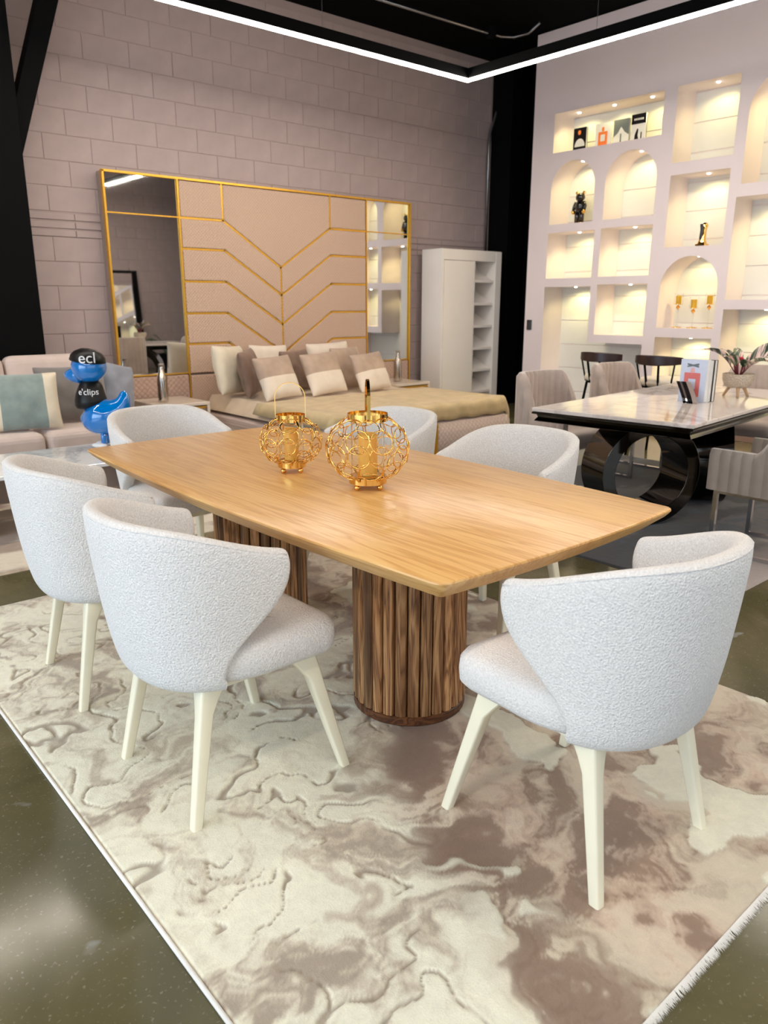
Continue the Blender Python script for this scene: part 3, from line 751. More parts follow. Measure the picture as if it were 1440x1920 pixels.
# ================================================================== BED
bx0, bx1, byf = 3.76, 5.95, 4.96
bed = thing('bed', 'low upholstered bed base with quilted foot and gold centre band', 'bed', (0, 0, 0))
MB().box(bx0, bx1, byf+0.12, HY-0.03, 0.05, 0.30).build('base', quilt_base, bed, bevel=0.03, seg=3)
for x0, x1 in ((bx0, 4.80), (4.94, bx1)):
    m = MB(); rings = []
    for y, z in ((byf+0.12, 0.03), (byf+0.03, 0.04), (byf, 0.09), (byf-0.01, 0.18), (byf, 0.27), (byf+0.03, 0.315), (byf+0.12, 0.33)):
        rings.append([(x0, y, z), (x0+0.02, y-0.004, z), (x1-0.02, y-0.004, z), (x1, y, z)])
    m.loft(rings, closed=False, cap=False); m.box(x0, x1, byf+0.08, byf+0.121, 0.03, 0.33); m.build('foot_panel', quilt_base, bed, smooth=True, autosm=0.7)
for k in range(4):
    MB().box(4.80+k*0.035, 4.83+k*0.035, byf-0.014, byf+0.11, 0.03, 0.325).build('gold_band', gold_satin, bed, bevel=0.008)
for x, y in ((bx0+0.1, byf+0.2), (bx1-0.1, byf+0.2), (bx0+0.1, 7.2), (bx1-0.1, 7.2)): MB().lathe([(0.025, 0), (0.03, 0.05)], 12, (x, y)).build('foot', black_paint, bed)
def softbox(name, x0, x1, y0, y1, z0, z1, mat, r=0.05, amp=0.008, seed=1, nx=24, ny=24):
    m = MB(); top = []
    for j in range(ny+1):
        for i in range(nx+1):
            u, v = i/nx, j/ny; x = x0+(x1-x0)*u; y = y0+(y1-y0)*v
            e = min(u*(x1-x0), (1-u)*(x1-x0), v*(y1-y0), (1-v)*(y1-y0)); f = min(1, e/r); zz = z0+(z1-z0)*math.sqrt(max(0, 1-(1-f)**2))
            n_ = float(fbm(np.array([x*4.0]), np.array([y*4.0]), 3, seed)[0])*amp*f
            top.append((x, y, zz+n_))
    fs = [(j*(nx+1)+i, j*(nx+1)+i+1, (j+1)*(nx+1)+i+1, (j+1)*(nx+1)+i) for j in range(ny) for i in range(nx)]
    m.add(top, fs); m.box(x0+0.004, x1-0.004, y0+0.004, y1-0.004, z0-0.001, z0+0.01)
    return m.build(name, mat, smooth=True)
o = softbox('mattress', bx0+0.03, bx1-0.03, byf+0.06, HY-0.04, 0.334, 0.47, bedding, 0.06, 0.012, 3); tag(o, 'mattress dressed in smooth beige bedding on the bed', 'mattress')
# throw laid over the foot of the bed
def throw():
    m = MB(); N, M_ = 30, 40; vs = []
    for j in range(N+1):
        v = j/N
        for i in range(M_+1):
            u = i/M_; x = bx0-0.035+(bx1-bx0+0.07)*u; dr = min(x-(bx0-0.02), bx1+0.02-x)
            # profile over the foot edge
            s = v*1.35
            y, z = (6.20-s, 0.490) if s < 1.17 else (6.20-1.17-0.035*math.sin(min(1, (s-1.17)/0.08)*PI/2), 0.490-max(0, s-1.19)*0.95)
            z += 0.010*math.sin(x*21+3*v)*v + 0.008*float(perlin(np.array([x*5]), np.array([s*4]), 9)[0])
            if dr < 0.03: z -= (0.03-dr)*2.2
            vs.append((x, y, z))
    m.add(vs, [(j*(M_+1)+i, j*(M_+1)+i+1, (j+1)*(M_+1)+i+1, (j+1)*(M_+1)+i) for j in range(N) for i in range(M_)])
    o = m.build('throw_blanket', throw_m, smooth=True); s = o.modifiers.new('thick', 'SOLIDIFY'); s.thickness = 0.012; s.offset = -1
    return tag(o, 'gold-beige throw spread across the foot of the bed', 'blanket')
throw()
def pillow_mesh(w, h, d, flange=0.0, seed=0, n=14):
    m = MB(); vs = []; fs = []
    for s in (1, -1):
        base = len(vs)
        for j in range(n+1):
            for i in range(n+1):
                u, v = 2*i/n-1, 2*j/n-1
                cu_ = 1-0.07*(1-v*v)*0 ; x = u*w/2*(1-0.06*(1-u*u)*0-0.05*(1-abs(u))*0); 
                pin = 1-0.055*(1-v*v)*abs(u)**3; pin2 = 1-0.055*(1-u*u)*abs(v)**3
                e = max(0, (1-abs(u)**2.6))*max(0, (1-abs(v)**2.6)); z = s*d/2*e**0.45
                wr = float(perlin(np.array([u*2.3+seed]), np.array([v*2.3+s]), 4)[0])*0.02*(e**0.3)
                vs.append((u*w/2*pin, z+wr, v*h/2*pin2))
        for j in range(n):
            for i in range(n):
                a = base+j*(n+1)+i; q = (a, a+1, a+n+2, a+n+1); fs.append(q if s < 0 else q[::-1])
    m.add(vs, fs); return m
def pillow(name, label, loc, w, h, d, rz, tilt, mat, roll=0.0, grp=None, band=None, seed=0):
    m = pillow_mesh(w, h, d, seed=seed)
    o = m.build(name, mat, smooth=True); bm = bmesh.new(); bm.from_mesh(o.data); bmesh.ops.remove_doubles(bm, verts=bm.verts, dist=0.0015)
    bmesh.ops.recalc_face_normals(bm, faces=bm.faces); bm.to_mesh(o.data); bm.free()
    if band:
        mat2, f = band; o.data.materials.append(mat2)
        for p in o.data.polygons:
            if f(p.center.x/(w/2), p.center.z/(h/2)): p.material_index = 1
    o.rotation_euler = (Matrix.Rotation(rz, 3, 'Z') @ Matrix.Rotation(tilt, 3, 'X') @ Matrix.Rotation(roll, 3, 'Y')).to_euler()
    c = math.cos(tilt); lz = min((o.rotation_euler.to_matrix() @ v.co).z for v in o.data.vertices)
    o.location = (loc[0], loc[1], loc[2]-lz); o.modifiers.new('sub', 'SUBSURF').levels = 1
    return tag(o, label, 'pillow', grp)
PZ = 0.468; G1 = 'pillows propped on the bed'
half = (pillow_white, lambda u, v: v < 0.05)
pillow('bed_pillow', 'ivory flanged pillow standing at the left end of the bed', (3.97, 6.98, PZ), 0.60, 0.52, 0.19, 0.55, -0.22, pillow_cream, 0.05, G1, seed=1)
pillow('bed_pillow', 'shiny brown pillow between the ivory and the first two-tone pillow', (4.08, 6.80, PZ), 0.50, 0.48, 0.16, 0.75, -0.20, pillow_brown, -0.05, G1, seed=2)
pillow('bed_pillow', 'two-tone taupe and ivory cushion, leftmost of its three on the bed', (4.16, 6.42, PZ), 0.50, 0.46, 0.15, 0.15, -0.42, pillow_taupe, -0.04, G1, half, 3)
pillow('bed_pillow', 'pale ivory pillow standing at the headboard behind the left cushion', (4.55, 7.17, PZ), 0.50, 0.50, 0.17, 0.0, -0.16, pillow_white, 0.03, G1, seed=4)
pillow('bed_pillow', 'dark brown pillow standing at the middle of the headboard', (4.70, 6.88, PZ), 0.52, 0.46, 0.16, 0.35, -0.18, pillow_brown, 0, G1, seed=5)
pillow('bed_pillow', 'two-tone taupe and ivory cushion in the middle of the bed', (4.74, 6.44, PZ), 0.52, 0.47, 0.15, 0.10, -0.42, pillow_taupe, -0.05, G1, half, 6)
pillow('bed_pillow', 'taupe satin pillow behind the middle two-tone cushion', (5.26, 6.72, PZ), 0.54, 0.48, 0.17, 0.30, -0.2, pillow_taupe, 0.0, G1, seed=7)
pillow('bed_pillow', 'ivory pillow standing at the right of the headboard', (5.35, 7.16, PZ), 0.62, 0.50, 0.17, 0.0, -0.16, pillow_white, -0.03, G1, seed=8)
pillow('bed_pillow', 'two-tone taupe and ivory cushion, rightmost of its three on the bed', (5.32, 6.38, PZ), 0.50, 0.44, 0.15, 0.12, -0.42, pillow_taupe, -0.06, G1, half, 9)
# nightstands
def nightstand(label, x0, x1):
    t = thing('nightstand', label, 'nightstand', (x0, 6.70, 0), 0, 'nightstands beside the bed'); w = x1-x0; D = 0.60
    MB().box(0, w, 0, D, 0.445, 0.475).build('top', night_top, t, bevel=0.004)
    MB().box(0.0, 0.03, 0.0, D, 0.0, 0.444).build('side_panel', night_top, t, bevel=0.003); MB().box(w-0.03, w, 0.0, D, 0.0, 0.444).build('side_panel', night_top, t, bevel=0.003)
    MB().box(0.03, w-0.03, D-0.02, D, 0.06, 0.444).build('back_panel', night_top, t)
    for z0_ in (0.07, 0.26):
        dr = MB().box(0.045, w-0.045, 0.006, D-0.05, z0_, z0_+0.165).build('drawer', quilt_skirt, t, bevel=0.006)
        MB().box(0.04, w-0.04, 0.0, 0.012, z0_+0.158, z0_+0.176).build('gold_edge', gold_satin, dr)
    return t
nightstand('ivory nightstand with gold edging to the left of the bed', 3.04, 3.56); nightstand('ivory nightstand with gold edging between bed and bookcase', 5.98, 6.52)
def bottle(label, x, y):
    t = thing('silver_bottle_vase', label, 'vase', (x, y, 0.475), 0, 'silver bottle vases')
    MB().lathe([(0.03, 0), (0.046, 0.004), (0.048, 0.02), (0.048, 0.20), (0.044, 0.24), (0.026, 0.29), (0.020, 0.33), (0.020, 0.345)], 24).build('body', silver_m, t, smooth=True)
    MB().lathe([(0.022, 0.345), (0.027, 0.350), (0.027, 0.362), (0.018, 0.366)], 20).build('neck_ring', silver_m, t, smooth=True, autosm=0.6)
bottle('tall silver bottle vase on the left nightstand', 3.20, 6.95); bottle('tall silver bottle vase on the right nightstand', 6.22, 6.95)

# ================================================================== BOOKCASE
bc = thing('bookcase', 'tall glossy white bookcase with a sliding door and open shelves', 'bookcase', (6.99, 7.0, 0)); w, D, Hh = 1.11, 0.36, 2.04
MB().box(0, 0.035, 0, D, 0, Hh).build('side_panel', white_gloss, bc, bevel=0.004); MB().box(w-0.12, w, 0, D, 0, Hh).build('side_panel', white_gloss, bc, bevel=0.01)
MB().box(0.035, w-0.12, 0.003, D, Hh-0.13, Hh).build('top_panel', white_gloss, bc, bevel=0.004); MB().box(0.035, w-0.12, D-0.015, D, 0.06, Hh-0.13).build('back_panel', white_gloss, bc)
MB().box(0.035, w-0.12, 0.02, D-0.02, 0, 0.06).build('plinth', white_gloss, bc)
MB().box(0.04, 0.60, 0.0, 0.022, 0.065, Hh-0.135).build('sliding_door', white_gloss, bc, bevel=0.003)
MB().box(0.60, 0.618, 0.024, D-0.015, 0.06, Hh-0.13).build('divider', white_gloss, bc)
for k in range(6):
    z = 0.22+k*0.285
    MB().prism([(0.03, z), (D-0.02, z+0.17), (D-0.02, z+0.185), (0.03, z+0.022)], YZ, 0.622, w-0.124).build('sloping_shelf', white_gloss, bc)
    MB().box(0.622, w-0.124, 0.022, 0.034, z, z+0.036).build('shelf_lip', white_gloss, bc, bevel=0.003)

# ================================================================== SOFA
so = thing('sofa', 'long blush fabric sofa with loose cushions against the back wall', 'sofa', (0, 0, 0))
SY0, SY1 = 5.98, 7.0
MB().box(-0.9, 2.96, SY0+0.03, SY1, 0.05, 0.27).build('base', sofa_f, so, bevel=0.03, seg=3)
for x0, x1 in ((-0.88, 0.45), (0.46, 1.80), (1.81, 2.96)):
    MB().box(x0, x1, SY0, SY1-0.22, 0.27, 0.45).build('seat_cushion', sofa_f, so, bevel=0.06, seg=4)
for x0, x1 in ((-0.88, 0.45), (0.46, 1.78), (1.79, 2.62)):
    m = MB().prism([(SY1-0.34, 0.44), (SY1-0.02, 0.44), (SY1, 0.96), (SY1-0.20, 0.98)], YZ, x0, x1); m.build('back_cushion', sofa_f, so, bevel=0.07, seg=4)
for x, y in ((-0.8, SY0+0.1), (2.9, SY0+0.1), (-0.8, SY1-0.1), (2.9, SY1-0.1)): MB().lathe([(0.02, 0), (0.03, 0.05)], 10, (x, y)).build('foot', black_paint, so)
G2 = 'cushions on the blush sofa'; SZ = 0.448
pillow('sofa_cushion', 'sage velvet cushion with cream side panels on the sofa', (1.72, 6.20, SZ), 0.56, 0.46, 0.18, -0.20, -0.28, pillow_green, 0, G2, (pillow_cream, lambda u, v: abs(u) > 0.52), 11)
pillow('sofa_cushion', 'charcoal velvet cushion leaning behind the blue figurine', (2.18, 6.44, SZ), 0.58, 0.48, 0.18, -0.10, -0.28, pillow_grey, 0.0, G2, None, 12)
pillow('sofa_cushion', 'slate blue satin cushion at the right end of the sofa', (2.62, 6.62, SZ), 0.38, 0.42, 0.17, 0.35, -0.22, pillow_blue, 0.25, G2, None, 13)

# ================================================================== COFFEE TABLE AND FIGURINE
ct = thing('coffee_table', 'low coffee table with a pale marble top in front of the sofa', 'coffee table', (0, 0, 0))
MB().box(0.9, 2.32, 4.85, 5.60, 0.372, 0.398).build('marble_top', marble_grey, ct, bevel=0.004)
for x0, x1 in ((1.0, 1.12), (2.05, 2.17)): MB().box(x0, x1, 4.93, 5.52, 0.010, 0.371).build('leg_panel', taupe_gloss, ct, bevel=0.01)
MB().box(1.121, 2.049, 5.18, 5.26, 0.15, 0.371).build('stretcher', taupe_gloss, ct)
# plain glossy bird ornament: faceless, generic
fg = thing('bird_figurine', 'glossy blue and black bird ornament standing on the coffee table', 'figurine', (2.02, 5.42, 0.398), -YAW)
def blob(name, mat, chain, par=fg, n=20):
    """smooth body of revolution along a curved spine in the x-z plane: (x, z, r)"""
    m = MB(); pts = [Vector((x, 0, z)) for x, z, r in chain]; rad = [r for x, z, r in chain]
    m.tube(pts, rad, n); return m.build(name, mat, par, smooth=True, sub=1)
blob('body', blue_gloss, [(-0.135, 0.235, 0.02), (-0.125, 0.225, 0.06), (-0.07, 0.205, 0.115), (0.0, 0.215, 0.135), (0.07, 0.235, 0.125), (0.14, 0.275, 0.085), (0.175, 0.335, 0.05), (0.172, 0.385, 0.030), (0.165, 0.40, 0.01)])
blob('black_band', black_satin, [(-0.055, 0.28, 0.04), (-0.06, 0.29, 0.118), (-0.065, 0.335, 0.115), (-0.06, 0.39, 0.098), (-0.045, 0.445, 0.078), (-0.03, 0.475, 0.055), (-0.03, 0.48, 0.01)])
MB().sphere((-0.055, 0, 0.565), 0.120, 24, 16, (1, 1, 0.92)).build('head', blue_gloss, fg, smooth=True)
m = MB().lathe([(0.119, 0.602), (0.123, 0.606), (0.116, 0.64), (0.092, 0.668), (0.05, 0.69), (0.005, 0.696)], 24); 
m.build('black_crown', black_satin, fg, smooth=True, loc=(-0.15, 0, 0.005), rot=(0, 0.15, 0))
blob('bill', blue_gloss, [(-0.10, 0.515, 0.07), (-0.16, 0.505, 0.055), (-0.205, 0.510, 0.040), (-0.228, 0.513, 0.02), (-0.232, 0.513, 0.005)])
for y in (-0.03, 0.03):
    MB().tube([(0.01, y, 0.12), (0.012, y, 0.02)], 0.020, 12).build('leg', blue_gloss, fg, smooth=True)
    m = MB().sphere((-0.02, y*1.4, 0.018), 0.05, 14, 8, (1.1, 0.6, 0.36)); m.build('foot', white_print, fg, smooth=True)
def text(s, size, mat, par, loc, rot, ext=0.001, name='lettering'):
    cu = bpy.data.curves.new(name, 'FONT'); cu.body = s; cu.size = size; cu.extrude = ext; cu.align_x = 'CENTER'; cu.align_y = 'CENTER'
    t = bpy.data.objects.new('t', cu); C.objects.link(t)
    me = bpy.data.meshes.new_from_object(t.evaluated_get(bpy.context.evaluated_depsgraph_get())); bpy.data.objects.remove(t)
    me.materials.clear(); me.materials.append(mat); return me
def wrap_text(s, size, mat, par, c, R, zc, a0, rz_tilt=0.0):
    me = text(s, size, mat, par, (0, 0, 0), (0, 0, 0))
    for v in me.vertices:
        a = a0 + v.co.x/R; r = R + v.co.z; v.co = Vector((c[0]+r*math.cos(a), c[1]+r*math.sin(a), zc+v.co.y))
    inst('lettering', me, par)
wrap_text("e'clips", 0.060, white_print, fg, (-0.055, 0), 0.107, 0.400, -PI/2+0.15)
wrap_text("ecl", 0.105, white_print, fg, (-0.055, 0), 0.124, 0.632, -PI/2+0.30)

# ================================================================== MARBLE TABLE SET
MX0, MX1, MY0, MY1 = 3.90, 6.0, 2.0, 3.02
mt = thing('marble_table', 'white marble dining table with a chrome edge on polished black ring legs', 'table', (0, 0, 0))
RM = math.radians(5.5); mt.rotation_euler = (0, 0, RM); cR = Vector((3.95, 2.0, 0)); mt.location = cR - Matrix.Rotation(RM, 3, 'Z') @ cR + Vector((0.02, 0, 0))
MB().box(MX0, MX1, MY0, MY1, 0.742, 0.765).build('marble_top', marble, mt, bevel=0.004)
m = MB(); rings = []
for ins, z in ((0.012, 0.742), (0.0, 0.738), (0.0, 0.728), (0.022, 0.722), (0.028, 0.708), (0.018, 0.694), (0.012, 0.684), (0.03, 0.678)):
    rings.append([(x, y, z) for x, y in ((MX0+ins, MY0+ins), (MX1-ins, MY0+ins), (MX1-ins, MY1-ins), (MX0+ins, MY1-ins))])
m.loft(rings); m.build('chrome_edge', black_chrome, mt)
def ring_leg(cx, cy, ang, R=0.335, th=0.085, dep=0.16):
    n = 48; rings = []
    for i in range(n):
        a = 2*PI*i/n; ca, sa = math.cos(a), math.sin(a)
        rings.append([(r*ca, d, R+0.010+r*sa) for r, d in ((R, -dep), (R, dep), (R-th, dep), (R-th, -dep))])
    m = MB(); vs = [p for q in rings for p in q]; fs = []
    for i in range(n):
        for j in range(4): fs.append((i*4+j, i*4+(j+1)%4, ((i+1)%n)*4+(j+1)%4, ((i+1)%n)*4+j))
    m.add(vs, fs); m.build('ring_leg', black_chrome, mt, smooth=True, loc=(cx, cy, 0), rot=(0, 0, ang), autosm=0.6, bevel=0.004)
ring_leg(4.50, 2.56, math.radians(-36)); ring_leg(5.30, 2.48, math.radians(30))
def pleat_chair(label, loc, rz, mat=velvet):
    t = thing('channel_chair', label, 'chair', loc, rz, 'channel-back velvet chairs at the marble table')
    N = 23; W_, yb = 0.29, -0.26
    def dense(off):
        w = W_-off; pts = [(-w, 0.26)]
        for i in range(81):
            a = PI+PI*i/80; e = 0.7; ca, sa = math.cos(a), math.sin(a); pts.append((math.copysign(abs(ca)**e, ca)*w, 0.02-abs(sa)**e*(0.30-off)))
        pts.append((w, 0.26)); return pts
    ref = dense(0.027); ds = [0.0]
    for p_, q_ in zip(ref, ref[1:]): ds.append(ds[-1]+math.hypot(q_[0]-p_[0], q_[1]-p_[1]))
    def pth(k, off):
        d_ = dense(off); return (float(np.interp(k*ds[-1], ds, [p_[0] for p_ in d_])), float(np.interp(k*ds[-1], ds, [p_[1] for p_ in d_])))
    rim = lambda k: 0.60+0.295*(lambda q: q*q*(3-2*q))(min(1, max(0, (0.02-pth(k, 0.027)[1])/0.19)))
    for i in range(N):
        secs = []
        k0, k1 = i/N, (i+1)/N
        top = []
        for f in np.linspace(0, 1, 5):
            k = k0+(k1-k0)*f; puff = 0.009*math.sin(PI*f); ox, oy = pth(k, -puff); ix, iy = pth(k, 0.055+puff); z = rim(k)
            secs.append([(ox, oy, 0.37), (ox, oy, 0.45), (ox*1.01, oy, z-0.03), ((ox*3+ix)/4, (oy*3+iy)/4, z), ((ox+ix*3)/4, (oy+iy*3)/4, z), (ix, iy, z-0.03), (ix, iy, 0.44), (ix, iy, 0.37)])
        MB().loft(secs).build('back_channel', mat, t, smooth=True, autosm=0.9)
    MB().loft([[(x, y, z) for x, y in rrect(-0.235+i_, 0.235-i_, -0.22+i_, 0.27-i_, 0.06, 4)] for i_, z in ((0.02, 0.37), (0.0, 0.39), (0, 0.46), (0.015, 0.485), (0.06, 0.495))]).build('seat', mat, t, smooth=True, autosm=0.9)
    for sx in (-1, 1):
        for y in (-0.2, 0.22): MB().box(sx*0.24-0.012, sx*0.24+0.012, y-0.012, y+0.012, 0.0, 0.37).build('leg', chrome, t)
        MB().box(sx*0.24-0.0125, sx*0.24+0.0125, -0.188, 0.208, 0.002, 0.022).build('floor_rail', chrome, t)
        MB().box(sx*0.24-0.0125, sx*0.24+0.0125, -0.188, 0.208, 0.345, 0.368).build('seat_rail', chrome, t)
    MB().box(-0.228, 0.228, -0.21, -0.19, 0.345, 0.368).build('seat_rail', chrome, t)
    return t
pc = pleat_chair('taupe channel-back chair behind the corner of the marble table, nearest the bed', (4.66, 3.42, 0.008), PI)
dup(pc, (5.75, 3.52, 0.008), PI, 'taupe channel-back chair beyond the marble table in front of the bar stools')
dup(pc, (6.30, 2.72, 0.008), PI/2+0.1, 'taupe channel-back chair at the far right end of the marble table behind the plant')
pleat_chair('grey channel-back chair with chrome legs, cut off at the right edge', (4.44, 1.74, 0.008), 0.0, velvet_grey)
# books and ornaments on the marble table
def book(label, loc, rz, w, h, d, cover, spine=None, group=None, name='book'):
    t = thing(name, label, 'book', loc, rz, group)   # cover faces -x
    MB().box(0, 0.003, 0, w, 0, h).build('front_cover', cover, t); MB().box(d-0.003, d, 0, w, 0, h).build('back_cover', spine or cover, t)
    MB().box(0.003, d-0.003, 0.004, w-0.002, 0.003, h-0.003).build('pages', white_print, t); MB().box(0.003, d-0.003, w-0.0019, w, 0, h).build('spine', spine or cover, t)
    return t
def pr(t, poly, mat, name='cover_print', d=0.0012): MB().prism(poly, YZ, -d, 0).build(name, mat, t)
pale_blue = plain('pale_blue_print', lin(206, 214, 232), 0.35, namp=0.02)
GB = 'books standing on the marble table'
b = book('pale blue book with a pink perfume bottle on its cover', (4.84, 2.415, 0.765), 0, 0.180, 0.275, 0.045, pale_blue, white_print, GB)
pr(b, rrect(0.040, 0.150, 0.035, 0.190, 0.006, 2), pink_print); pr(b, [(0.08, 0.192), (0.11, 0.192), (0.105, 0.222), (0.085, 0.222)], plain('rose_print', lin(224, 170, 168), 0.3))
pr(b, [(0.055, 0.224), (0.135, 0.240), (0.135, 0.250), (0.055, 0.236)], grey_print); pr(b, [(0.055, 0.240), (0.135, 0.224), (0.135, 0.234), (0.055, 0.252)], grey_print, d=0.0014)
pr(b, rrect(0.070, 0.120, 0.085, 0.150, 0.003, 2), pale_blue, d=0.0022)
book('white book with a black back standing behind the perfume book', (4.889, 2.412, 0.765), 0, 0.182, 0.272, 0.04, white_print, black_gloss, GB)
book('cream book with a black spine farthest from the perfume book cover', (4.933, 2.410, 0.765), 0, 0.182, 0.270, 0.04, black_gloss, black_gloss, GB)
od = thing('table_ornament', 'small curved black and silver ornament leaning on the perfume book', 'ornament', (4.76, 2.505, 0.765), 0)
m = MB(); arc = [(0.055*math.sin(a)-0.03, 0.135*(1-math.cos(a))/(1-math.cos(1.5))) for a in np.linspace(0, 1.5, 8)]
strip = lambda dy0, dy1, o_, mat, nm: MB().loft([[(x*0.5+o_, -0.045+z*0.55+dy0, z), (x*0.5+o_, -0.045+z*0.55+dy1, z), (x*0.5+o_+0.006, -0.045+z*0.55+dy1, z), (x*0.5+o_+0.006, -0.045+z*0.55+dy0, z)][::1] for x, z in arc]).build(nm, mat, od)
strip(-0.05, -0.02, 0.0, taupe_gloss, 'leaf'); strip(-0.018, 0.012, 0.004, black_gloss, 'black_curve'); strip(0.014, 0.026, 0.002, chrome, 'silver_edge'); strip(0.028, 0.05, 0.004, black_gloss, 'black_curve')
# potted plant
pp = thing('potted_plant', 'pink and green striped leaf plant in a speckled bowl on wooden legs', 'plant', (5.35, 2.44, 0.765), 0)
MB().lathe([(0.02, 0.062), (0.065, 0.066), (0.088, 0.085), (0.102, 0.12), (0.104, 0.158), (0.098, 0.160), (0.094, 0.145)], 28, cap=True).build('bowl', terrazzo, pp, smooth=True, autosm=0.8)
MB().lathe([(0.094, 0.138), (0.06, 0.150), (0.01, 0.154)], 20).build('soil', soil, pp, smooth=True)
for k in range(3):
    a = -2.6+k*2*PI/3; MB().tube([(0.05*math.cos(a), 0.05*math.sin(a), 0.075), (0.092*math.cos(a), 0.092*math.sin(a), 0.0)], [0.014, 0.008], 8).build('leg', pale_wood, pp, smooth=True)
def leaf(az, L, el0, el1, wid, mat, base=0.15, stem=0.08, roll=0.0, r0=0.015):
    n = 10; p = Vector((r0*math.cos(az), r0*math.sin(az), base)); h = Vector((math.cos(az), math.sin(az), 0)); sd = Vector((-h.y, h.x, 0))
    pts = [p.copy()]; el = el0
    for i in range(3): p = p+(h*math.cos(el0)+Vector((0, 0, 1))*math.sin(el0))*stem/3; pts.append(p.copy())
    MB().tube(pts, 0.0035, 6).build('stem', stem_m, pp, smooth=True)
    vs = []; W_ = lambda t: wid*(math.sin(PI*min(1, t*0.98+0.02)**0.8))**0.9
    for i in range(n+1):
        t = i/n; el = el0+(el1-el0)*t; up = (Vector((0, 0, 1))*math.cos(el)-h*math.sin(el)); s2 = (sd*math.cos(roll)+up*math.sin(roll))
        w = W_(t)
        for q in (-1, -0.5, 0, 0.5, 1): vs.append(p+s2*w*q+up*(abs(q)*w*0.35))
        p = p+(h*math.cos(el)+Vector((0, 0, 1))*math.sin(el))*L/n
    m = MB().add([(0, 0, 0)]*0+vs, [(i*5+j, i*5+j+1, (i+1)*5+j+1, (i+1)*5+j) for i in range(n) for j in range(4)])
    o = m.build('leaf', mat, pp, smooth=True); sdm = o.modifiers.new('thick', 'SOLIDIFY'); sdm.thickness = 0.0012
    return o
RT = -YAW            # image-right direction azimuth
leaf(RT-0.05, 0.27, 0.85, 0.35, 0.052, leaf_dark, stem=0.09, roll=0.7); leaf(RT+0.3, 0.21, 0.85, -0.60, 0.050, leaf_m, stem=0.08, roll=0.3)
leaf(RT-0.7, 0.18, 0.9, -0.8, 0.048, leaf_m, stem=0.07, roll=-0.2); leaf(RT+PI-0.2, 0.24, 0.95, -0.10, 0.046, leaf_dark, stem=0.08, roll=0.3)
leaf(RT+PI+0.6, 0.17, 1.0, -0.3, 0.046, leaf_m, stem=0.08); leaf(RT+1.4, 0.16, 1.2, 0.2, 0.034, leaf_m, stem=0.08)
leaf(RT-1.5, 0.13, 1.0, -0.5, 0.042, leaf_m, stem=0.07); leaf(RT+2.2, 0.15, 1.2, 0.0, 0.032, leaf_dark, stem=0.09)
for k in range(6): 
    a = k*1.05; MB().tube([(0.02*math.cos(a), 0.02*math.sin(a), 0.15), (0.045*math.cos(a), 0.045*math.sin(a), 0.23+0.01*(k % 3))], 0.0035, 6).build('stem', stem_m, pp)
MB().sphere((0.01, 0, 0.26), 0.018, 10, 8, (1, 1, 0.8)).build('flower', plain('crimson_bract', lin(190, 20, 60), 0.5), pp, smooth=True)

# ================================================================== BAR STOOLS
def stool(label, loc, rz):
    t = thing('bar_stool', label, 'stool', loc, rz, 'cream and espresso bar stools')   # faces -x... back toward +x local rotated
    MB().lathe([(0.02, 0.655), (0.18, 0.655), (0.205, 0.668), (0.212, 0.69), (0.205, 0.715), (0.17, 0.728), (0.02, 0.730)], 28).build('seat', stool_seat_m, t, smooth=True)
    MB().lathe([(0.19, 0.640), (0.19, 0.655)], 24).build('seat_ring', black_paint, t)
    for sx in (-1, 1):
        for sy in (-1, 1): MB().tube([(sx*0.13, sy*0.13, 0.645), (sx*0.20, sy*0.20, 0.0)], 0.013, 8).build('leg', black_paint, t, smooth=True)
    MB().tube([(0.185*math.cos(a), 0.185*math.sin(a), 0.25) for a in np.linspace(0, 2*PI, 25)[:-1]], 0.009, 6, True).build('foot_ring', black_paint, t, smooth=True)
    m = MB(); secs = []
    for a in np.linspace(-1.15, 1.15, 15):
        f = 1-(abs(a)/1.15)**2*0.35; zc = 0.895; hh_ = 0.046*f; r0, r1 = 0.232, 0.256
        secs.append([(r0*math.sin(a), -r0*math.cos(a), zc-hh_), (r1*math.sin(a), -r1*math.cos(a), zc-hh_), (r1*math.sin(a), -r1*math.cos(a), zc+hh_), (r0*math.sin(a), -r0*math.cos(a), zc+hh_)])
    m.loft(secs); m.build('backrest', dark_wood, t, smooth=True, autosm=0.7, bevel=0.006)
    for a in (-0.85, -0.28, 0.28, 0.85):
        MB().tube([(0.195*math.sin(a), -0.195*math.cos(a), 0.655), (0.243*math.sin(a), -0.243*math.cos(a), 0.86)], 0.011 if abs(a) < 0.5 else 0.008, 8).build('back_post', black_paint, t, smooth=True)
    return t
st = stool('cream bar stool with an espresso backrest, nearer the dark corner', (6.62, 4.32, 0), -PI/2+PI*0)
dup(st, (6.62, 3.72, 0), -PI/2+0.05, 'cream bar stool with an espresso backrest beside the perfume book')
for s in (st, ): pass

# ================================================================== THINGS IN THE NICHES
GN = 'books in the top wall niche'
b = book('black book with a golden motif, leftmost in the top niche', (8.12, 5.81, 3.103), 0, 0.175, 0.262, 0.03, black_gloss, black_gloss, GN, 'display_book')
pr(b, [(0.085+0.07*math.cos(a), 0.06+0.085*max(0, math.sin(a))) for a in np.linspace(0, PI, 10)] + [(0.02, 0.045), (0.15, 0.045)][::-1][:0], white_print); pr(b, rrect(0.075, 0.115, 0.185, 0.235, 0.018, 3), orange_print)
b = book('white book with an orange perfume bottle in the top niche', (8.13, 5.49, 3.103), 0, 0.20, 0.265, 0.035, white_print, white_print, GN, 'display_book')
pr(b, rrect(0.04, 0.16, 0.03, 0.175, 0.004, 2), orange_print); pr(b, rrect(0.07, 0.13, 0.075, 0.145, 0.003, 2), white_print, d=0.002); pr(b, rrect(0.085, 0.115, 0.178, 0.222, 0.004, 2), orange_print)
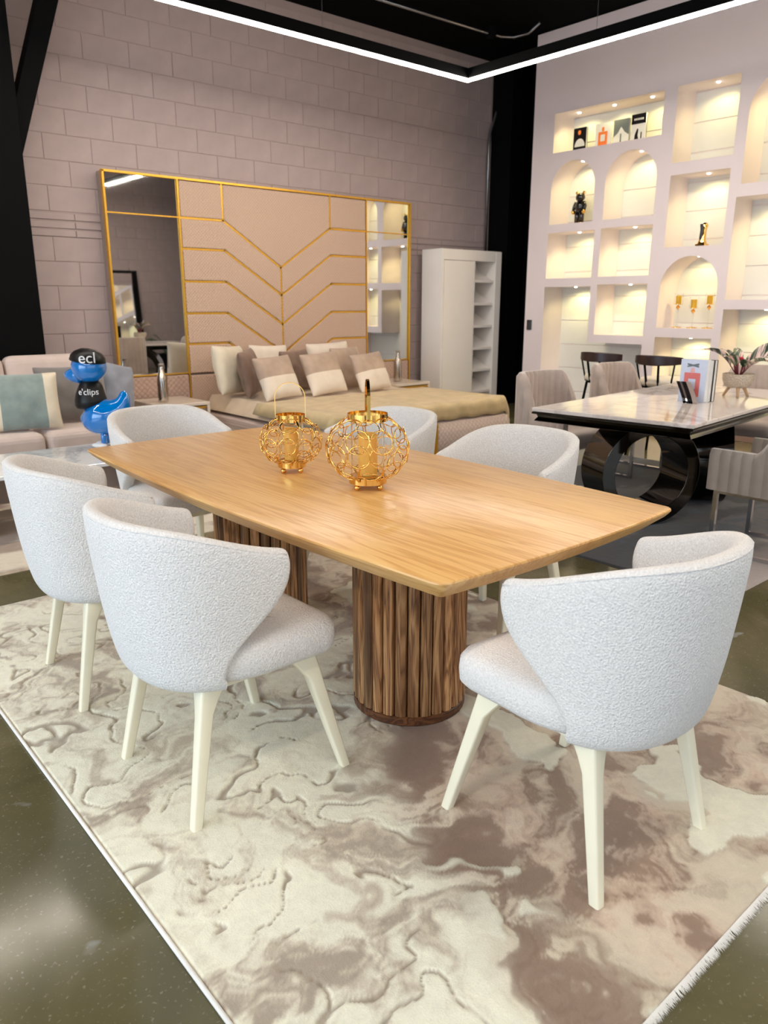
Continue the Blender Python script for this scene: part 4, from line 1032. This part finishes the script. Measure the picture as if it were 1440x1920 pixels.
b = book('grey photographic book in the top niche', (8.13, 5.255, 3.103), 0, 0.195, 0.268, 0.03, grey_print, grey_print, GN, 'display_book')
pr(b, [(0.0, 0.0), (0.195, 0.0), (0.195, 0.09), (0.14, 0.13), (0.10, 0.19), (0.05, 0.13), (0, 0.10)], white_print); pr(b, [(0.09, 0.0), (0.11, 0.0), (0.108, 0.12), (0.092, 0.12)], grey_print, d=0.002)
b = book('white book with a black title band, rightmost in the top niche', (8.12, 5.045, 3.103), 0, 0.175, 0.285, 0.03, white_print, black_gloss, GN, 'display_book')
pr(b, rect(0.0, 0.175, 0.185, 0.285), black_gloss); pr(b, [(0.075, 0.02), (0.13, 0.02), (0.125, 0.08), (0.10, 0.14), (0.085, 0.13), (0.09, 0.07)], black_gloss); pr(b, rrect(0.04, 0.055, 0.03, 0.10, 0.006, 2), black_gloss)
for k in range(6): pr(b, rect(0.030+k*0.020, 0.043+k*0.020, 0.222, 0.242), white_print, 'title_lettering', 0.002)
# bear statuette
bs = thing('bear_statuette', 'small black bear statuette with gold ears and paws in the arched niche', 'figurine', (8.14, 5.85, 2.3035), PI/2)
MB().sphere((0, 0, 0.20), 0.062, 16, 10, (1, 0.8, 1.25)).build('body', black_gloss, bs, smooth=True); MB().sphere((0, 0, 0.30), 0.056, 16, 10, (1.05, 0.95, 0.9)).build('head', black_gloss, bs, smooth=True)
for s in (-1, 1):
    MB().sphere((s*0.047, 0, 0.350), 0.022, 12, 8, (1, 0.6, 1)).build('ear', gold, bs, smooth=True)
    MB().tube([(s*0.055, 0, 0.25), (s*0.078, 0.005, 0.20), (s*0.076, 0.02, 0.15)], [0.020, 0.020, 0.018], 10).build('arm', black_gloss, bs, smooth=True)
    MB().sphere((s*0.074, 0.024, 0.135), 0.024, 12, 8).build('paw', gold, bs, smooth=True)
    MB().tube([(s*0.03, 0, 0.15), (s*0.034, 0, 0.02)], [0.032, 0.028], 12).build('leg', black_gloss, bs, smooth=True); MB().sphere((s*0.034, 0.012, 0.013), 0.028, 12, 8, (1, 1.2, 0.45)).build('foot', gold, bs, smooth=True)
# golden horse-head style sculpture: slim tapering totem with a black face
gs = thing('gold_sculpture', 'slim black and gold sculpture on a square base in the niche', 'sculpture', (8.14, 4.27, 1.967), 0)
MB().box(-0.045, 0.045, -0.055, 0.055, 0, 0.03).build('base', gold, gs, bevel=0.006); MB().loft([[(x, y+dy, z) for x, y in rrect(-a, a, -b, b, a*0.5, 3)] for a, b, z, dy in ((0.035, 0.045, 0.03, 0), (0.022, 0.030, 0.07, 0), (0.018, 0.024, 0.17, -0.008), (0.024, 0.034, 0.215, -0.012), (0.012, 0.015, 0.240, -0.016))]).build('neck', gold, gs, smooth=True, autosm=0.7)
MB().loft([[(x-0.012, y+dy, z) for x, y in rrect(-a, a, -b, b, a*0.5, 3)] for a, b, z, dy in ((0.015, 0.014, 0.075, 0.014), (0.016, 0.014, 0.17, 0.008), (0.02, 0.016, 0.205, 0.010), (0.02, 0.02, 0.228, 0.008))]).build('black_inlay', black_gloss, gs, smooth=True, autosm=0.7)
# candlesticks
for k, (y, hgt, lab) in enumerate(((4.475, 0.245, 'gold and crystal candlestick, leftmost of three in the arched niche'), (4.295, 0.205, 'gold and crystal candlestick, shortest and middle of three in the arched niche'), (4.12, 0.245, 'gold and crystal candlestick, rightmost of three in the arched niche'))):
    t = thing('candlestick', lab, 'candlestick', (8.15, y, 1.128), 0, 'candlesticks in the arched niche')
    MB().lathe([(0.055, 0), (0.055, 0.008), (0.02, 0.014)], 20).build('base', gold, t, smooth=True, autosm=0.6); MB().lathe([(0.008, 0.014), (0.008, hgt-0.05)], 10).build('stem', glass, t, smooth=True)
    MB().lathe([(0.006, hgt-0.05), (0.024, hgt-0.025), (0.006, hgt-0.002)], 8).build('knop', gold, t); MB().lathe([(0.012, hgt), (0.05, hgt+0.004), (0.05, hgt+0.008)], 20).build('plate', gold, t, smooth=True, autosm=0.6)
    MB().lathe([(0.030, hgt+0.008), (0.030, hgt+0.095), (0.02, hgt+0.097)], 18).build('candle', candle_y, t, smooth=True, autosm=0.6)
    MB().lathe([(0.045, hgt+0.009), (0.045, hgt+0.125), (0.043, hgt+0.125), (0.043, hgt+0.009)], 20, cap=False).build('glass_shade', glass, t, smooth=True, autosm=0.6)
# ring sculpture at right edge
rs_ = thing('ring_sculpture', 'gold ringed sculpture in the tall arched niche at the right edge', 'sculpture', (8.16, 3.56, 2.525), 0)
MB().lathe([(0.07, 0), (0.07, 0.015), (0.02, 0.02)], 20).build('base', gold, rs_, smooth=True, autosm=0.6); MB().tube([(0, 0, 0.015), (0, 0, 0.45)], 0.008, 8).build('stem', gold, rs_)
for k, (z, r) in enumerate(((0.10, 0.05), (0.17, 0.045), (0.30, 0.075), (0.42, 0.05))):
    MB().tube([(0.3*r*math.sin(2*PI*i/24), r*math.cos(2*PI*i/24), z+r*math.sin(2*PI*i/24)) for i in range(24)], 0.011, 8, True).build('ring', gold if k % 2 == 0 else silver_m, rs_, smooth=True)

# ================================================================== THINGS SEEN ONLY IN THE HEADBOARD MIRROR
lm = thing('leaning_mirror', 'tall black framed mirror leaning on the front wall', 'mirror', (6.55, -1.46, 0)); lm.rotation_euler = (0.10, 0, 0)
for x0, x1, z0_, z1_ in ((-0.55, -0.43, 0, 2.1), (0.43, 0.55, 0, 2.1), (-0.43, 0.43, 0, 0.12), (-0.43, 0.43, 1.98, 2.1)): MB().box(x0, x1, 0.12, 0.17, z0_, z1_).build('frame', black_paint, lm, bevel=0.005)
MB().box(-0.43, 0.43, 0.12, 0.14, 0.12, 1.98).build('mirror_pane', mirror_m, lm)
pt = thing('potted_palm', 'dark green potted palm by the front wall', 'plant', (7.30, -0.78, 0))
MB().lathe([(0.14, 0), (0.19, 0.35), (0.17, 0.35), (0.165, 0.30)], 20).build('pot', black_paint, pt, smooth=True, autosm=0.6)
for k in range(16):
    az = k*2.4; rnd = random.Random(k); L = 0.33+0.08*rnd.random(); m = MB(); p = Vector((0, 0, 0.3)); el = 1.45-0.35*rnd.random(); h = Vector((math.cos(az), math.sin(az), 0)); sd = Vector((-h.y, h.x, 0)); prev = p
    for i in range(14):
        el -= 0.085; q = p+(h*math.cos(el)+Vector((0, 0, 1))*math.sin(el))*L/9
        m.tube([p, q], 0.005, 4)
        if i > 4:
            for s in (-1, 1):
                tip = q+sd*s*0.14*(1-(i-5)/14)+h*0.12-Vector((0, 0, 0.04)); m.add([q+h*0.014, q-h*0.014, tip], [(0, 1, 2)])
        p = q
    m.build('frond', palm_m, pt)
